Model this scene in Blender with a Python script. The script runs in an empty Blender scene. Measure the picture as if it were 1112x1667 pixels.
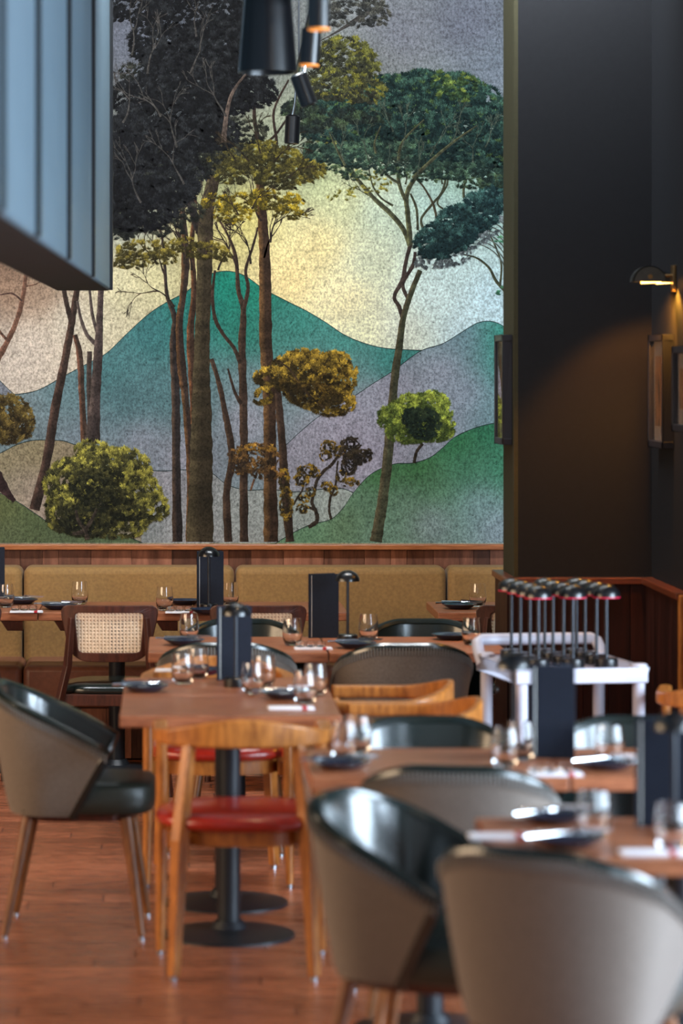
import bpy, bmesh, math, random
from mathutils import Vector, Matrix, noise as mnoise
random.seed(7)
C = bpy.context.scene.collection
PI = math.pi

# ---------------------------------------------------------------- camera, world, lights
F = 5000.0                       # focal length in pixels of the 1112x1667 frame
VX, VY, H = 280.0, 600.0, 1.85   # pixel the lens axis points at, eye height
cam = bpy.data.cameras.new('camera')
cam.sensor_fit = 'VERTICAL'; cam.sensor_height = 36.0; cam.lens = F/1667*36
cam.shift_x = (556-VX)/1667; cam.shift_y = -(833.5-VY)/1667
cam.clip_end = 60
cam.dof.use_dof = True; cam.dof.focus_distance = 14.6; cam.dof.aperture_fstop = 2.3
co = bpy.data.objects.new('camera', cam); C.objects.link(co)
co.location = (0, 0, H); co.rotation_euler = (PI/2, 0, 0)
bpy.context.scene.camera = co

w = bpy.data.worlds.new('world'); bpy.context.scene.world = w
w.use_nodes = True
w.node_tree.nodes['Background'].inputs[0].default_value = (.42, .5, .62, 1)
w.node_tree.nodes['Background'].inputs[1].default_value = .3
vs = bpy.context.scene.view_settings
vs.view_transform = 'Standard'; vs.look = 'None'; vs.exposure = 0.13; vs.gamma = 1.0
vs.use_curve_mapping = False

def area(name, loc, rot, sx, sy, col, power, spread=180):
    l = bpy.data.lights.new(name, 'AREA'); l.shape = 'RECTANGLE'; l.size = sx; l.size_y = sy
    l.color = col; l.energy = power; l.spread = math.radians(spread)
    o = bpy.data.objects.new(name, l); C.objects.link(o); o.location = loc; o.rotation_euler = rot
    return o
def spot(name, loc, rot, col, power, ang=60, blend=.6, size=.03):
    l = bpy.data.lights.new(name, 'SPOT'); l.color = col; l.energy = power
    l.spot_size = math.radians(ang); l.spot_blend = blend; l.shadow_soft_size = size
    o = bpy.data.objects.new(name, l); C.objects.link(o); o.location = loc; o.rotation_euler = rot
    return o
# daylight through the three tall windows of the right wall (rotation: light faces -X)
COOL = (.66, .83, 1.0)
for y, pw in ((1.2, 150), (4.4, 600), (7.6, 680)):
    area('window_daylight', (4.9, y, 2.05), (0, PI/2, 0), 2.9, 2.5, COOL, pw)
# cool frontal fill added behind the camera, where the wall has no windows
area('frontal_fill', (-.6, -2.8, 2.1), (PI/2, 0, 0), 8.5, 2.8, (.80, .89, 1.0), 40)
# warm interior light on the left
area('warm_bar_light', (-4.8, 8.5, 2.2), (0, -PI/2, 0), 1.6, 5.0, (1.0, .72, .46), 300)
# unseen area light added high ahead of the mural to brighten it
area('mural_fill', (.3, 12.2, 4.15), (math.radians(50), 0, 0), 3.6, .3, (.90, .96, 1.0), 260)

# unseen warm point lights added for bright highlights on glasses and other glossy things
for i, (x, y, z) in enumerate(((-1.9, 5.6, 3.0), (2.3, 4.6, 3.1), (-2.1, 9.2, 3.1), (3.0, 8.6, 3.0), (.6, 3.2, 3.6), (-2.6, 7.2, 2.7), (1.6, 6.6, 3.7))):
    l = bpy.data.lights.new('highlight_point', 'POINT'); l.color = (1.0, .78, .55); l.energy = 13; l.shadow_soft_size = .045
    o = bpy.data.objects.new('highlight_point', l); C.objects.link(o); o.location = (x, y, z)

# ---------------------------------------------------------------- material helpers
def lin(c):
    c = c/255.0
    return c/12.92 if c <= .04045 else ((c+.055)/1.055)**2.4
def rgb(r, g, b): return (lin(r), lin(g), lin(b), 1)
MATS = {}
class NT:
    def __init__(s, name):
        s.m = bpy.data.materials.new(name); s.m.use_nodes = True
        s.t = s.m.node_tree; s.b = s.t.nodes['Principled BSDF']; MATS[name] = s.m
    def n(s, t, **k):
        x = s.t.nodes.new(t)
        for a, v in k.items():
            if a in x.inputs: x.inputs[a].default_value = v
            else: setattr(x, a, v)
        return x
    def l(s, a, b): s.t.links.new(a, b)
    def coord(s, scale=(1, 1, 1), rnd=True):
        tc = s.n('ShaderNodeTexCoord'); mp = s.n('ShaderNodeMapping')
        mp.inputs['Scale'].default_value = scale
        s.l(tc.outputs['Object'], mp.inputs['Vector'])
        if rnd:
            oi = s.n('ShaderNodeObjectInfo'); mul = s.n('ShaderNodeMath', operation='MULTIPLY'); mul.inputs[1].default_value = 37.0
            s.l(oi.outputs['Random'], mul.inputs[0]); cb = s.n('ShaderNodeCombineXYZ')
            for i in range(3): s.l(mul.outputs[0], cb.inputs[i])
            s.l(cb.outputs[0], mp.inputs['Location'])
        return mp.outputs[0]
    def ramp(s, fac, stops):
        r = s.n('ShaderNodeValToRGB'); e = r.color_ramp.elements
        while len(e) < len(stops): e.new(.5)
        for i, (p, c) in enumerate(stops): e[i].position = p; e[i].color = c
        s.l(fac, r.inputs[0]); return r.outputs[0]
    def bump(s, fac, st, dist=.002):
        b = s.n('ShaderNodeBump'); b.inputs['Strength'].default_value = st; b.inputs['Distance'].default_value = dist
        s.l(fac, b.inputs['Height']); s.l(b.outputs[0], s.b.inputs['Normal'])
def wood(name, dark, light, rough=.45, scale=(3, 3, 30), var=.25, spec=.5, coat=0.0):
    t = NT(name); v = t.coord(scale)
    n1 = t.n('ShaderNodeTexNoise'); n1.inputs['Scale'].default_value = 3; n1.inputs['Detail'].default_value = 7; n1.inputs['Roughness'].default_value = .65
    t.l(v, n1.inputs['Vector'])
    c = t.ramp(n1.outputs[0], [(.3, dark), (.68, light)])
    oi = t.n('ShaderNodeObjectInfo'); mr = t.n('ShaderNodeMapRange'); mr.inputs['To Min'].default_value = 1-var; mr.inputs['To Max'].default_value = 1+var
    t.l(oi.outputs['Random'], mr.inputs['Value'])
    hs = t.n('ShaderNodeHueSaturation'); t.l(mr.outputs[0], hs.inputs['Value']); t.l(c, hs.inputs['Color'])
    t.l(hs.outputs[0], t.b.inputs['Base Color'])
    t.b.inputs['Roughness'].default_value = rough; t.b.inputs['Specular IOR Level'].default_value = spec
    t.b.inputs['Coat Weight'].default_value = coat; t.b.inputs['Coat Roughness'].default_value = .2
    t.bump(n1.outputs[0], .25, .001)
    return t.m
def plain(name, col, rough=.5, metal=0.0, nscale=60, amt=.12, bump=.1, sheen=0.0, coat=0.0, spec=.5):
    t = NT(name); v = t.coord((1, 1, 1))
    n1 = t.n('ShaderNodeTexNoise'); n1.inputs['Scale'].default_value = nscale; n1.inputs['Detail'].default_value = 4
    t.l(v, n1.inputs['Vector'])
    d = tuple(x*(1-amt) for x in col[:3])+(1,); l_ = tuple(min(1, x*(1+amt)) for x in col[:3])+(1,)
    t.l(t.ramp(n1.outputs[0], [(.3, d), (.7, l_)]), t.b.inputs['Base Color'])
    t.b.inputs['Roughness'].default_value = rough; t.b.inputs['Metallic'].default_value = metal
    t.b.inputs['Sheen Weight'].default_value = sheen; t.b.inputs['Coat Weight'].default_value = coat
    t.b.inputs['Coat Roughness'].default_value = .12; t.b.inputs['Specular IOR Level'].default_value = spec
    if bump: t.bump(n1.outputs[0], bump, .001)
    return t.m
def glow(name, col, st):
    t = NT(name); t.b.inputs['Base Color'].default_value = col
    t.b.inputs['Emission Color'].default_value = col; t.b.inputs['Emission Strength'].default_value = st
    return t.m

M_floor = wood('floor_board_stain', rgb(98, 50, 34), rgb(188, 118, 86), .27, (3, 26, 3), .22, .7)
M_table = wood('table_walnut', rgb(110, 60, 38), rgb(178, 112, 76), .36, (3, 30, 30), .12)
M_dark = wood('dark_walnut', rgb(48, 24, 18), rgb(84, 44, 32), .38, (22, 22, 4), .1)
M_oak = wood('golden_oak', rgb(122, 68, 28), rgb(192, 122, 54), .34, (18, 18, 4), .1)
M_panel = wood('wainscot_board', rgb(78, 46, 34), rgb(142, 92, 70), .5, (7, 7, 1.2), .6, .25)
M_part = wood('partition_board', rgb(24, 11, 9), rgb(50, 23, 18), .45, (9, 9, 1), .35, .2)
M_cap = wood('cap_rail_wood', rgb(130, 72, 38), rgb(176, 108, 62), .35, (3, 30, 30), .05)
M_cap2 = wood('partition_cap_wood', rgb(66, 30, 16), rgb(104, 52, 30), .3, (3, 30, 30), .05)
M_green = plain('dark_green_leather', rgb(17, 26, 24), .25, 0, 90, .2, .12, 0, .35)
M_red = plain('red_leather', rgb(158, 36, 22), .28, 0, 60, .2, .1, 0, .4)
M_cloth = plain('grey_taupe_cloth', rgb(97, 88, 80), .85, 0, 160, .2, .35, .15)
M_velvet = plain('mustard_velvet', rgb(142, 106, 58), .8, 0, 70, .16, .15, .08)
M_tan = plain('tan_leather', rgb(128, 82, 62), .38, 0, 40, .12, .1)
M_slate = plain('slate_cover_card', rgb(30, 35, 46), .6, 0, 90, .08, .08, spec=.12)
M_paper = plain('menu_paper', rgb(180, 178, 172), .8, 0, 40, .05, 0)
M_black = plain('black_powder_coat', rgb(12, 13, 16), .3, 0, 200, .1, .05, 0, .15)
M_iron = plain('black_cast_iron', rgb(30, 34, 40), .42, .2, 120, .15, .15)
M_pole = plain('brushed_grey_pole', rgb(60, 63, 68), .3, .8, 90, .1, .05)
M_steel = plain('polished_steel', (.75, .76, .78, 1), .14, 1.0, 30, .05, 0)
M_chrome = plain('chrome_foot', (.34, .36, .4, 1), .3, 1.0, 30, .05, 0)
M_white = plain('white_trolley_plastic', rgb(186, 186, 200), .35, 0, 20, .03, 0)
M_plate = plain('blue_black_stoneware', rgb(34, 42, 60), .25, 0, 80, .15, .05, 0, .3)
M_napkin = plain('white_linen', rgb(226, 224, 230), .9, 0, 120, .05, .2)
M_redband = plain('red_paper_band', rgb(170, 26, 40), .6, 0, 60, .1, 0)
M_wall = plain('charcoal_wall_paint', rgb(25, 26, 29), .6, 0, 45, .06, .06, spec=.12)
M_side = plain('olive_wall_paint', rgb(50, 48, 34), .7, 0, 45, .08, .05, spec=.12)
M_room = plain('grey_room_paint', rgb(92, 88, 84), .8, 0, 30, .05, .05)
M_ceil = plain('dark_ceiling_paint', rgb(40, 40, 44), .8, 0, 30, .05, .05)
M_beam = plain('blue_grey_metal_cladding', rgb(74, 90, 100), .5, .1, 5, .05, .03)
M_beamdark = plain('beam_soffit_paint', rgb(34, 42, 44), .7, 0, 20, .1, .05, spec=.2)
M_thread = plain('pale_grey_thread', rgb(112, 110, 106), .7, 0, 200, .05, 0)
M_seat = plain('matt_green_leather_seat', rgb(34, 40, 34), .42, 0, 90, .2, .12)
M_cane = plain('woven_cane', rgb(240, 222, 198), .55, 0, 90, .12, .1)
M_brass = plain('aged_brass', rgb(150, 120, 80), .3, .9, 40, .1, .05)
M_frame = plain('black_stained_frame', rgb(24, 26, 34), .4, 0, 60, .1, .05)
M_mount = plain('cream_mount_board', rgb(170, 158, 146), .85, 0, 40, .04, 0)
M_band = plain('pale_metal_inlay', rgb(160, 156, 140), .35, .6, 40, .05, 0)
M_redled = glow('red_charging_light', rgb(190, 20, 60), .35)
M_warm = glow('warm_lamp_light', (1.0, .42, .08, 1), 14)
M_warm2 = glow('spotlight_lens_glow', (.9, .30, .05, 1), .28)
t = NT('clear_glass'); t.b.inputs['Base Color'].default_value = (1, 1, 1, 1); t.b.inputs['Roughness'].default_value = 0
t.b.inputs['Transmission Weight'].default_value = 1; t.b.inputs['IOR'].default_value = 1.46; M_glass = t.m
n_ = t.n('ShaderNodeTexNoise', Scale=8.0); t.l(t.coord((1, 1, 1)), n_.inputs['Vector']); t.bump(n_.outputs[0], .05, .0005)
t = NT('picture_print')   # faded ochre landscape print
v = t.coord((6, 6, 3)); n_ = t.n('ShaderNodeTexNoise'); n_.inputs['Scale'].default_value = 3; n_.inputs['Detail'].default_value = 6
t.l(v, n_.inputs['Vector'])
t.l(t.ramp(n_.outputs[0], [(.35, rgb(70, 52, 34)), (.5, rgb(150, 104, 62)), (.7, rgb(176, 128, 84))]), t.b.inputs['Base Color'])
t.b.inputs['Roughness'].default_value = .7; M_print = t.m

# ---------------------------------------------------------------- mesh helpers
class MB:
    def __init__(s): s.v = []; s.f = []; s.c = None
    def add(s, vs_, fs):
        o = len(s.v); s.v += [tuple(v) for v in vs_]; s.f += [tuple(i+o for i in f) for f in fs]; return s
    def box(s, x0, x1, y0, y1, z0, z1, M=None):
        vs_ = [Vector((x, y, z)) for z in (z0, z1) for y in (y0, y1) for x in (x0, x1)]
        if M: vs_ = [M @ v for v in vs_]
        return s.add(vs_, [(0, 2, 3, 1), (4, 5, 7, 6), (0, 1, 5, 4), (2, 6, 7, 3), (0, 4, 6, 2), (1, 3, 7, 5)])
    def tube(s, pts, rad, n=12, cap=True, flat=1.0):
        pts = [Vector(p) for p in pts]
        if not hasattr(rad, '__len__'): rad = [rad]*len(pts)
        vs_ = []; prev = None
        for i, p in enumerate(pts):
            d = (pts[min(i+1, len(pts)-1)]-pts[max(i-1, 0)]).normalized()
            if prev is None:
                a = Vector((1, 0, 0)) if abs(d.x) < .9 else Vector((0, 1, 0))
                u = d.cross(a).normalized()
            else: u = (prev - d*prev.dot(d)).normalized()
            prev = u; w_ = d.cross(u)
            for k in range(n):
                t_ = 2*PI*k/n; vs_.append(p+(u*math.cos(t_)*flat+w_*math.sin(t_))*rad[i])
        fs = [(i*n+k, i*n+(k+1) % n, (i+1)*n+(k+1) % n, (i+1)*n+k) for i in range(len(pts)-1) for k in range(n)]
        if cap: fs += [tuple(range(n))[::-1], tuple((len(pts)-1)*n+k for k in range(n))]
        return s.add(vs_, fs)
    def lathe(s, prof, n=32, loc=(0, 0, 0), sx=1, sy=1, p=2.0):
        vs_ = []; fs = []
        for r, z in prof:
            for k in range(n):
                a = 2*PI*k/n; ca, sa = math.cos(a), math.sin(a)
                q = (abs(ca)**p+abs(sa)**p)**(-1/p)
                vs_.append((loc[0]+r*ca*q*sx, loc[1]+r*sa*q*sy, loc[2]+z))
        m = len(prof)
        for i in range(m-1):
            for k in range(n): fs.append((i*n+k, i*n+(k+1) % n, (i+1)*n+(k+1) % n, (i+1)*n+k))
        if prof[0][0] > 1e-5: fs.append(tuple(range(n))[::-1])
        if prof[-1][0] > 1e-5: fs.append(tuple((m-1)*n+k for k in range(n)))
        return s.add(vs_, fs)
    def sweep(s, pts, nrm, th, z0, z1, closed=False):   # slab swept along a plan curve
        vs_ = []
        for i, (p, n) in enumerate(zip(pts, nrm)):
            a = (p[0]+n[0]*th[i]/2, p[1]+n[1]*th[i]/2); b = (p[0]-n[0]*th[i]/2, p[1]-n[1]*th[i]/2)
            vs_ += [(a[0], a[1], z0[i]), (a[0], a[1], z1[i]), (b[0], b[1], z1[i]), (b[0], b[1], z0[i])]
        fs = [(4*i+k, 4*i+(k+1) % 4, 4*i+4+(k+1) % 4, 4*i+4+k) for i in range(len(pts)-1) for k in range(4)]
        fs += [(3, 2, 1, 0), tuple(4*(len(pts)-1)+k for k in range(4))]
        return s.add(vs_, fs)
    def mesh(s, name, mat, smooth=False, ang=35):
        m = bpy.data.meshes.new(name); m.from_pydata(s.v, [], s.f); m.validate()
        bm = bmesh.new(); bm.from_mesh(m)
        bmesh.ops.remove_doubles(bm, verts=bm.verts, dist=1e-6)
        bmesh.ops.recalc_face_normals(bm, faces=bm.faces)
        if smooth:
            for f in bm.faces: f.smooth = True
            for e in bm.edges:
                if len(e.link_faces) == 2 and e.calc_face_angle(0) > math.radians(ang): e.smooth = False
        bm.to_mesh(m); bm.free(); m.materials.append(mat); return m
    def build(s, name, mat, parent=None, smooth=False, bevel=0, seg=2, sub=0, ang=35):
        o = bpy.data.objects.new(name, s.mesh(name, mat, smooth, ang)); C.objects.link(o); o.parent = parent
        if bevel:
            b = o.modifiers.new('bevel', 'BEVEL'); b.width = bevel; b.segments = seg; b.limit_method = 'ANGLE'; b.angle_limit = math.radians(30)
            b.harden_normals = False
        if sub:
            q = o.modifiers.new('sub', 'SUBSURF'); q.levels = sub; q.render_levels = sub
        return o
def tag(o, label=None, cat=None, group=None, kind=None):
    for k, v_ in (('label', label), ('category', cat), ('group', group), ('kind', kind)):
        if v_: o[k] = v_
    return o
def empty(name, loc=(0, 0, 0), rz=0):
    o = bpy.data.objects.new(name, None); C.objects.link(o); o.location = loc; o.rotation_euler = (0, 0, rz)
    o.empty_display_size = .1; return o
def dup(o, parent=None):
    c = o.copy(); C.objects.link(c); c.parent = parent
    for ch in list(o.children): dup(ch, c)
    return c
class Maker:            # first call places the source itself, later calls place copies
    def __init__(s, fn): s.src = fn(); s.used = False
    def put(s, loc, rz, label, cat, group=None):
        o = dup(s.src) if s.used else s.src; s.used = True
        o.location = loc; o.rotation_euler = (o.rotation_euler[0], o.rotation_euler[1], rz)
        return tag(o, label, cat, group)
def struct(name, mb, mat, **k): return tag(mb.build(name, mat, **k), kind='structure')
def at(px, py, z=.75):
    s_ = (py-VY)/(H-z); return ((px-VX)/s_, F/s_, z)

# ---------------------------------------------------------------- room shell
WY = 15.2
M_sub = plain('floor_joint_brown', rgb(70, 38, 28), .7)
fl = struct('floor', MB().box(-5, 5, -3, 15.3, -.1, -.004), M_sub)
struct('wall_back', MB().box(-5.1, 5.1, WY, WY+.15, 0, 4.4), M_room)
struct('wall_left', MB().box(-5.15, -5, -3, WY, 0, 4.4), M_room)
mb = MB(); mb.box(5, 5.15, -3, WY, 0, .55); mb.box(5, 5.15, -3, WY, 3.5, 4.4)
for y0, y1 in ((-3, -.05), (2.45, 3.15), (5.65, 6.35), (8.85, WY)): mb.box(5, 5.15, y0, y1, .55, 3.5)
struct('wall_right', mb, M_room)
struct('wall_front', MB().box(-5, 5, -3.15, -3, 0, 4.4), M_room)
struct('ceiling', MB().box(-5.1, 5.1, -3.1, 15.3, 4.4, 4.5), M_ceil)
for i, y in enumerate((1.2, 4.4, 7.6)):
    e_ = MB(); e_.box(5.02, 5.1, y-1.25, y-1.19, .55, 3.5); e_.box(5.02, 5.1, y+1.19, y+1.25, .55, 3.5); e_.box(5.02, 5.1, y-.03, y+.03, .55, 3.5)
    e_.box(5.02, 5.1, y-1.25, y+1.25, .55, .61); e_.box(5.02, 5.1, y-1.25, y+1.25, 3.44, 3.5)
    wn = struct('window_%d' % (i+1), e_, M_black)
    MB().box(5.055, 5.06, y-1.19, y+1.19, .61, 3.44).build('pane', M_glass, wn)

# floor boards: rows run across the room, joints toward the back are slightly skew
ROWH = .145
bm_pl = {}
def board_mesh(L):
    k = round(L, 2)
    if k not in bm_pl:
        g = .002
        bm_pl[k] = MB().box(-k/2+g, k/2-g, -ROWH/2+g, ROWH/2-g, -.012, 0).mesh('plank', M_floor)
    return bm_pl[k]
rest = MB(); y = -2.9; r_i = 0
rng = random.Random(3)
while y < 15.15:
    x = -4.98 + rng.random()*.9
    rest_row = not (8.2 < y < 13.3)
    if x > -4.98: rest.box(-4.98, x-.002, y-ROWH/2+.002, y+ROWH/2-.002, -.012, 0)
    while x < 4.98:
        L = round(rng.choice((.8, .95, 1.1, 1.25)), 2)
        L = min(L, 4.98-x)
        if L < .05: break
        s_ = F/y if y > 0 else 1
        vis = (not rest_row) and x+L > (0-280)/s_-.15 and x < (620-280)/s_+.6
        if vis:
            o = bpy.data.objects.new('plank', board_mesh(L)); C.objects.link(o); o.parent = fl
            o.location = (x+L/2, y, rng.uniform(-.0006, .0006))
        else: rest.box(x+.002, x+L-.002, y-ROWH/2+.002, y+ROWH/2-.002, -.012, 0)
        x += L
    y += ROWH; r_i += 1
ro = rest.build('outer_planks', M_floor, fl); ro['kind'] = 'stuff'

# wainscot on the mural wall: boards and cap rail
wb = struct('trim_1', MB().box(-1.9, 2.6, WY-.012, WY, 0, .965), M_dark)
x = -1.75; rng = random.Random(11)
while x < 2.5:
    wd = rng.choice((.08, .11, .13, .16, .2))
    MB().box(x+.001, x+wd-.001, WY-.030-rng.random()*.004, WY-.01, .02, .958).build('plank', M_panel, wb)
    x += wd
struct('trim_2', MB().box(-1.9, 2.6, WY-.075, WY, .957, .984), M_cap, bevel=.004)

# ---------------------------------------------------------------- dark pillar, partition wall and their wainscot
YF = 12.63
struct('wall_pillar', MB().box(1.425, 1.975, YF+.015, 13.06, 0, 4.4), M_wall)
struct('wall_pillar_side', MB().box(1.408, 1.425, YF+.015, 13.05, .99, 4.4), M_side)
struct('wall_alcove', MB().box(1.975, 2.45, 10.6, 13.06, 0, 4.4), M_wall)
pt = struct('trim_3', MB().box(1.395, 1.99, YF-.012, 13.1, 0, .965), M_dark)
x = 1.385; rng = random.Random(5)
while x < 1.95:
    wd = rng.choice((.075, .09, .105)); x1 = min(x+wd, 1.955)
    MB().box(x+.001, x1-.001, YF-.03-rng.random()*.003, YF-.01, 0, .965).build('plank', M_part, pt); x += wd
y = YF
while y < 13.08:
    MB().box(1.378, 1.396, y+.001, min(y+.1, 13.1)-.001, 0, .965).build('plank', M_part, pt); y += .1
y = 11.75
pt2 = struct('trim_4', MB().box(1.962, 1.98, 11.75, YF, 0, .965), M_dark)
while y < YF-.02:
    MB().box(1.944, 1.963, y+.001, min(y+.09, YF)-.001, 0, .965).build('plank', M_part, pt2); y += .09
mb = MB(); mb.box(1.365, 1.98, YF-.05, YF+.02, .965, .992); mb.box(1.365, 1.43, YF, 13.11, .965, .992)
struct('trim_5', mb, M_cap2, bevel=.004)
struct('trim_6', MB().box(1.925, 1.98, 11.73, YF-.03, .965, .992), M_cap2, bevel=.004)
struct('trim_7', MB().box(1.935, 1.985, 11.69, 11.75, 0, .985), M_oak, bevel=.004)

# ---------------------------------------------------------------- clad beam, upper left
bx = empty('ceiling_beam', (-.270, 13.2, 2.185), -.0155)
tag(bx, 'large blue-grey metal clad beam hanging from the ceiling at upper left', 'beam')
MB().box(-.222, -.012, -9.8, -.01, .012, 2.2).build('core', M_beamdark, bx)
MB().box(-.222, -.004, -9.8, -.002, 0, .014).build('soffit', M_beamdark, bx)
ys = [0, -.03, -1.89, -3.71, -5.33, -6.64, -8.1, -9.7]
for a, b in zip(ys, ys[1:]):
    MB().box(-.016, .004, b+.006, a-.006, .002, 2.2).build('panel', M_beam, bx, smooth=True, bevel=.012, seg=3)
for a in ys[1:]:
    MB().box(-.014, .017, a-.02, a+.02, .002, 2.2).build('joint', M_black, bx)

# ---------------------------------------------------------------- mural
LAY = {}
S_W = F/WY
def WX(px): return (px-VX)/S_W
def WZ(py): return H-(py-VY)/S_W
mv, mf, mc = [], [], []
def lay(z): return -.0005-z          # local y: toward the room
def poly(pts, col, d, cols=None):
    o = len(mv)
    for i, p in enumerate(pts):
        mv.append((WX(p[0]), lay(d), WZ(p[1]))); mc.append(cols[i] if cols else col)
    mf.append(tuple(range(o, o+len(pts))))
def strip(rows, d):                   # rows: list of lists of (x, y, col)
    o = len(mv); n = len(rows[0])
    for r in rows:
        for (x, y, c) in r: mv.append((WX(x), lay(d), WZ(y))); mc.append(c)
    for i in range(len(rows)-1):
        for k in range(n-1): mf.append((o+i*n+k, o+i*n+k+1, o+(i+1)*n+k+1, o+(i+1)*n+k))
def ptlerp(pts, x):
    if x <= pts[0][0]: return pts[0][1]
    for (a, b), (c, d) in zip(pts, pts[1:]):
        if x <= c:
            t_ = (x-a)/(c-a); return b+(d-b)*t_
    return pts[-1][1]
def smoothcurve(pts, n=10):           # Catmull-Rom
    out = []
    P_ = [pts[0]]+list(pts)+[pts[-1]]
    for i in range(1, len(P_)-2):
        p0, p1, p2, p3 = P_[i-1:i+3]
        for k in range(n):
            t_ = k/n
            out.append(tuple(.5*((2*p1[j])+(-p0[j]+p2[j])*t_+(2*p0[j]-5*p1[j]+4*p2[j]-p3[j])*t_**2+(-p0[j]+3*p1[j]-3*p2[j]+p3[j])*t_**3) for j in range(len(p1))))
    out.append(tuple(pts[-1])); return out
def idw(ctrl, x, y, p=3.2):
    sw = 0; r = g = b = 0
    for cx, cy, c in ctrl:
        w_ = 1/(((x-cx)**2+(y-cy)**2+900)**(p/2)); sw += w_; r += c[0]*w_; g += c[1]*w_; b += c[2]*w_
    return (r/sw, g/sw, b/sw)
def L3(c): return (lin(c[0]), lin(c[1]), lin(c[2]), 1)
SKY = [(760, 40, (104, 108, 120)), (650, 60, (112, 116, 126)), (800, 110, (110, 118, 128)), (620, 100, (112, 116, 118)),
       (560, 330, (176, 180, 140)), (520, 290, (150, 160, 120)), (520, 400, (222, 206, 150)), (470, 450, (230, 208, 150)),
       (560, 480, (226, 216, 170)), (600, 540, (214, 216, 180)), (600, 430, (196, 204, 176)), (620, 340, (180, 196, 176)),
       (700, 480, (190, 210, 208)), (760, 540, (180, 202, 206)), (800, 490, (176, 200, 206)), (700, 330, (164, 192, 184)), (650, 540, (206, 214, 200)), (720, 430, (184, 206, 204)),
       (740, 280, (140, 170, 152)), (640, 220, (140, 160, 145)), (500, 240, (126, 136, 120)), (800, 330, (140, 166, 158)),
       (400, 350, (190, 180, 110)), (340, 400, (170, 160, 105)), (360, 300, (120, 124, 90)), (250, 440, (176, 170, 130)), (200, 480, (176, 170, 136)),
       (210, 360, (120, 126, 118)), (200, 60, (78, 82, 92)), (300, 60, (70, 74, 82)), (250, 250, (66, 72, 76)), (400, 60, (80, 84, 92)), (300, 200, (62, 66, 70)),
       (180, 520, (176, 168, 142)), (110, 520, (172, 164, 148)), (50, 560, (178, 166, 152)), (20, 600, (184, 172, 158)), (20, 470, (122, 98, 80)),
       (70, 480, (130, 108, 90)), (10, 430, (100, 80, 66)), (-60, 560, (150, 140, 130)), (900, 400, (130, 150, 150)), (900, 40, (100, 104, 112)), (-80, 200, (90, 90, 90)), (120, 300, (100, 98, 92))]
nx, ny = 150, 130
rows = []
for j in range(ny+1):
    y = -150+j*(900-(-150))/ny
    rows.append([(-120+i*1200/nx, y, L3(idw(SKY, -120+i*1200/nx, y))) for i in range(nx+1)])
strip(rows, 0)
def hill(pts, ctrl, d, x0=None, x1=None, bot=884, n=140, line=True, m=26):
    cv = smoothcurve(pts, 8); x0 = x0 if x0 is not None else cv[0][0]; x1 = x1 if x1 is not None else cv[-1][0]
    xs = [x0+(x1-x0)*i/n for i in range(n+1)]; rows_ = []
    for j in range(m+1):
        r = []
        for x in xs:
            t0 = ptlerp(cv, x); yy = t0+(bot-t0)*(j/m)**1.15; r.append((x, yy, L3(idw(ctrl, x, yy))))
        rows_.append(r)
    strip(rows_, d)
    if line:
        lc = L3((30, 46, 46)); rr = [[], []]
        for x in xs:
            yy = ptlerp(cv, x); th = .9
            rr[0].append((x, yy-th, lc)); rr[1].append((x, yy+th*.6, lc))
        strip(rr, d+.00006)
SC = [0]
def stroke(pts, col, d, w_, n=8, jitter=0.0, side=None):
    SC[0] = (SC[0]+1) % 70; d += SC[0]*1e-5
    cv = smoothcurve([(p[0], p[1], (p[2] if len(p) > 2 else w_)) for p in pts], n)
    A, Cn, B = [], [], []
    for i, p in enumerate(cv):
        a = cv[max(i-1, 0)]; b = cv[min(i+1, len(cv)-1)]
        dx, dy = b[0]-a[0], b[1]-a[1]; L_ = math.hypot(dx, dy) or 1; nx_, ny_ = -dy/L_, dx/L_
        h = max(.4, p[2]/2)*(1+random.uniform(-jitter, jitter)); h2 = max(.4, p[2]/2)*(1+random.uniform(-jitter, jitter))
        k = random.uniform(.8, 1.2); c1 = L3(tuple(v_*k for v_ in col)); sd = side or tuple(v_*1.35 for v_ in col)
        A.append((p[0]+nx_*h, p[1]+ny_*h, L3(tuple(v_*k for v_ in (sd if nx_ < 0 else col)))))
        Cn.append((p[0], p[1], c1))
        B.append((p[0]-nx_*h2, p[1]-ny_*h2, L3(tuple(v_*k for v_ in (col if nx_ < 0 else sd)))))
    strip([A, Cn, B], d)
# far ridge lines
hill([(-122, 585), (-60, 588), (-20, 600), (0, 620), (22, 641), (40, 650)], [(0, 640, (112, 116, 124))], .0001, bot=700)
TEAL = [(372, 460, (24, 112, 94)), (330, 500, (26, 104, 92)), (420, 480, (30, 118, 98)), (300, 520, (40, 100, 94)), (480, 520, (52, 118, 108)),
        (560, 560, (62, 128, 120)), (640, 580, (58, 124, 118)), (450, 540, (60, 112, 104)), (400, 540, (34, 104, 90)), (250, 540, (52, 96, 98)), (180, 600, (62, 100, 102)),
        (100, 640, (88, 112, 116)), (40, 660, (104, 118, 122)), (210, 650, (64, 92, 96)), (270, 640, (66, 96, 100)), (320, 640, (80, 104, 108)), (400, 620, (96, 112, 118)), (480, 620, (104, 120, 124)), (560, 600, (92, 124, 124)),
        (130, 720, (100, 110, 118)), (230, 720, (110, 114, 124)), (400, 680, (132, 132, 144)), (520, 700, (128, 130, 142)), (600, 660, (132, 134, 146)), (540, 760, (136, 136, 148)), (300, 740, (124, 124, 134)), (60, 700, (96, 108, 112))]
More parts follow.
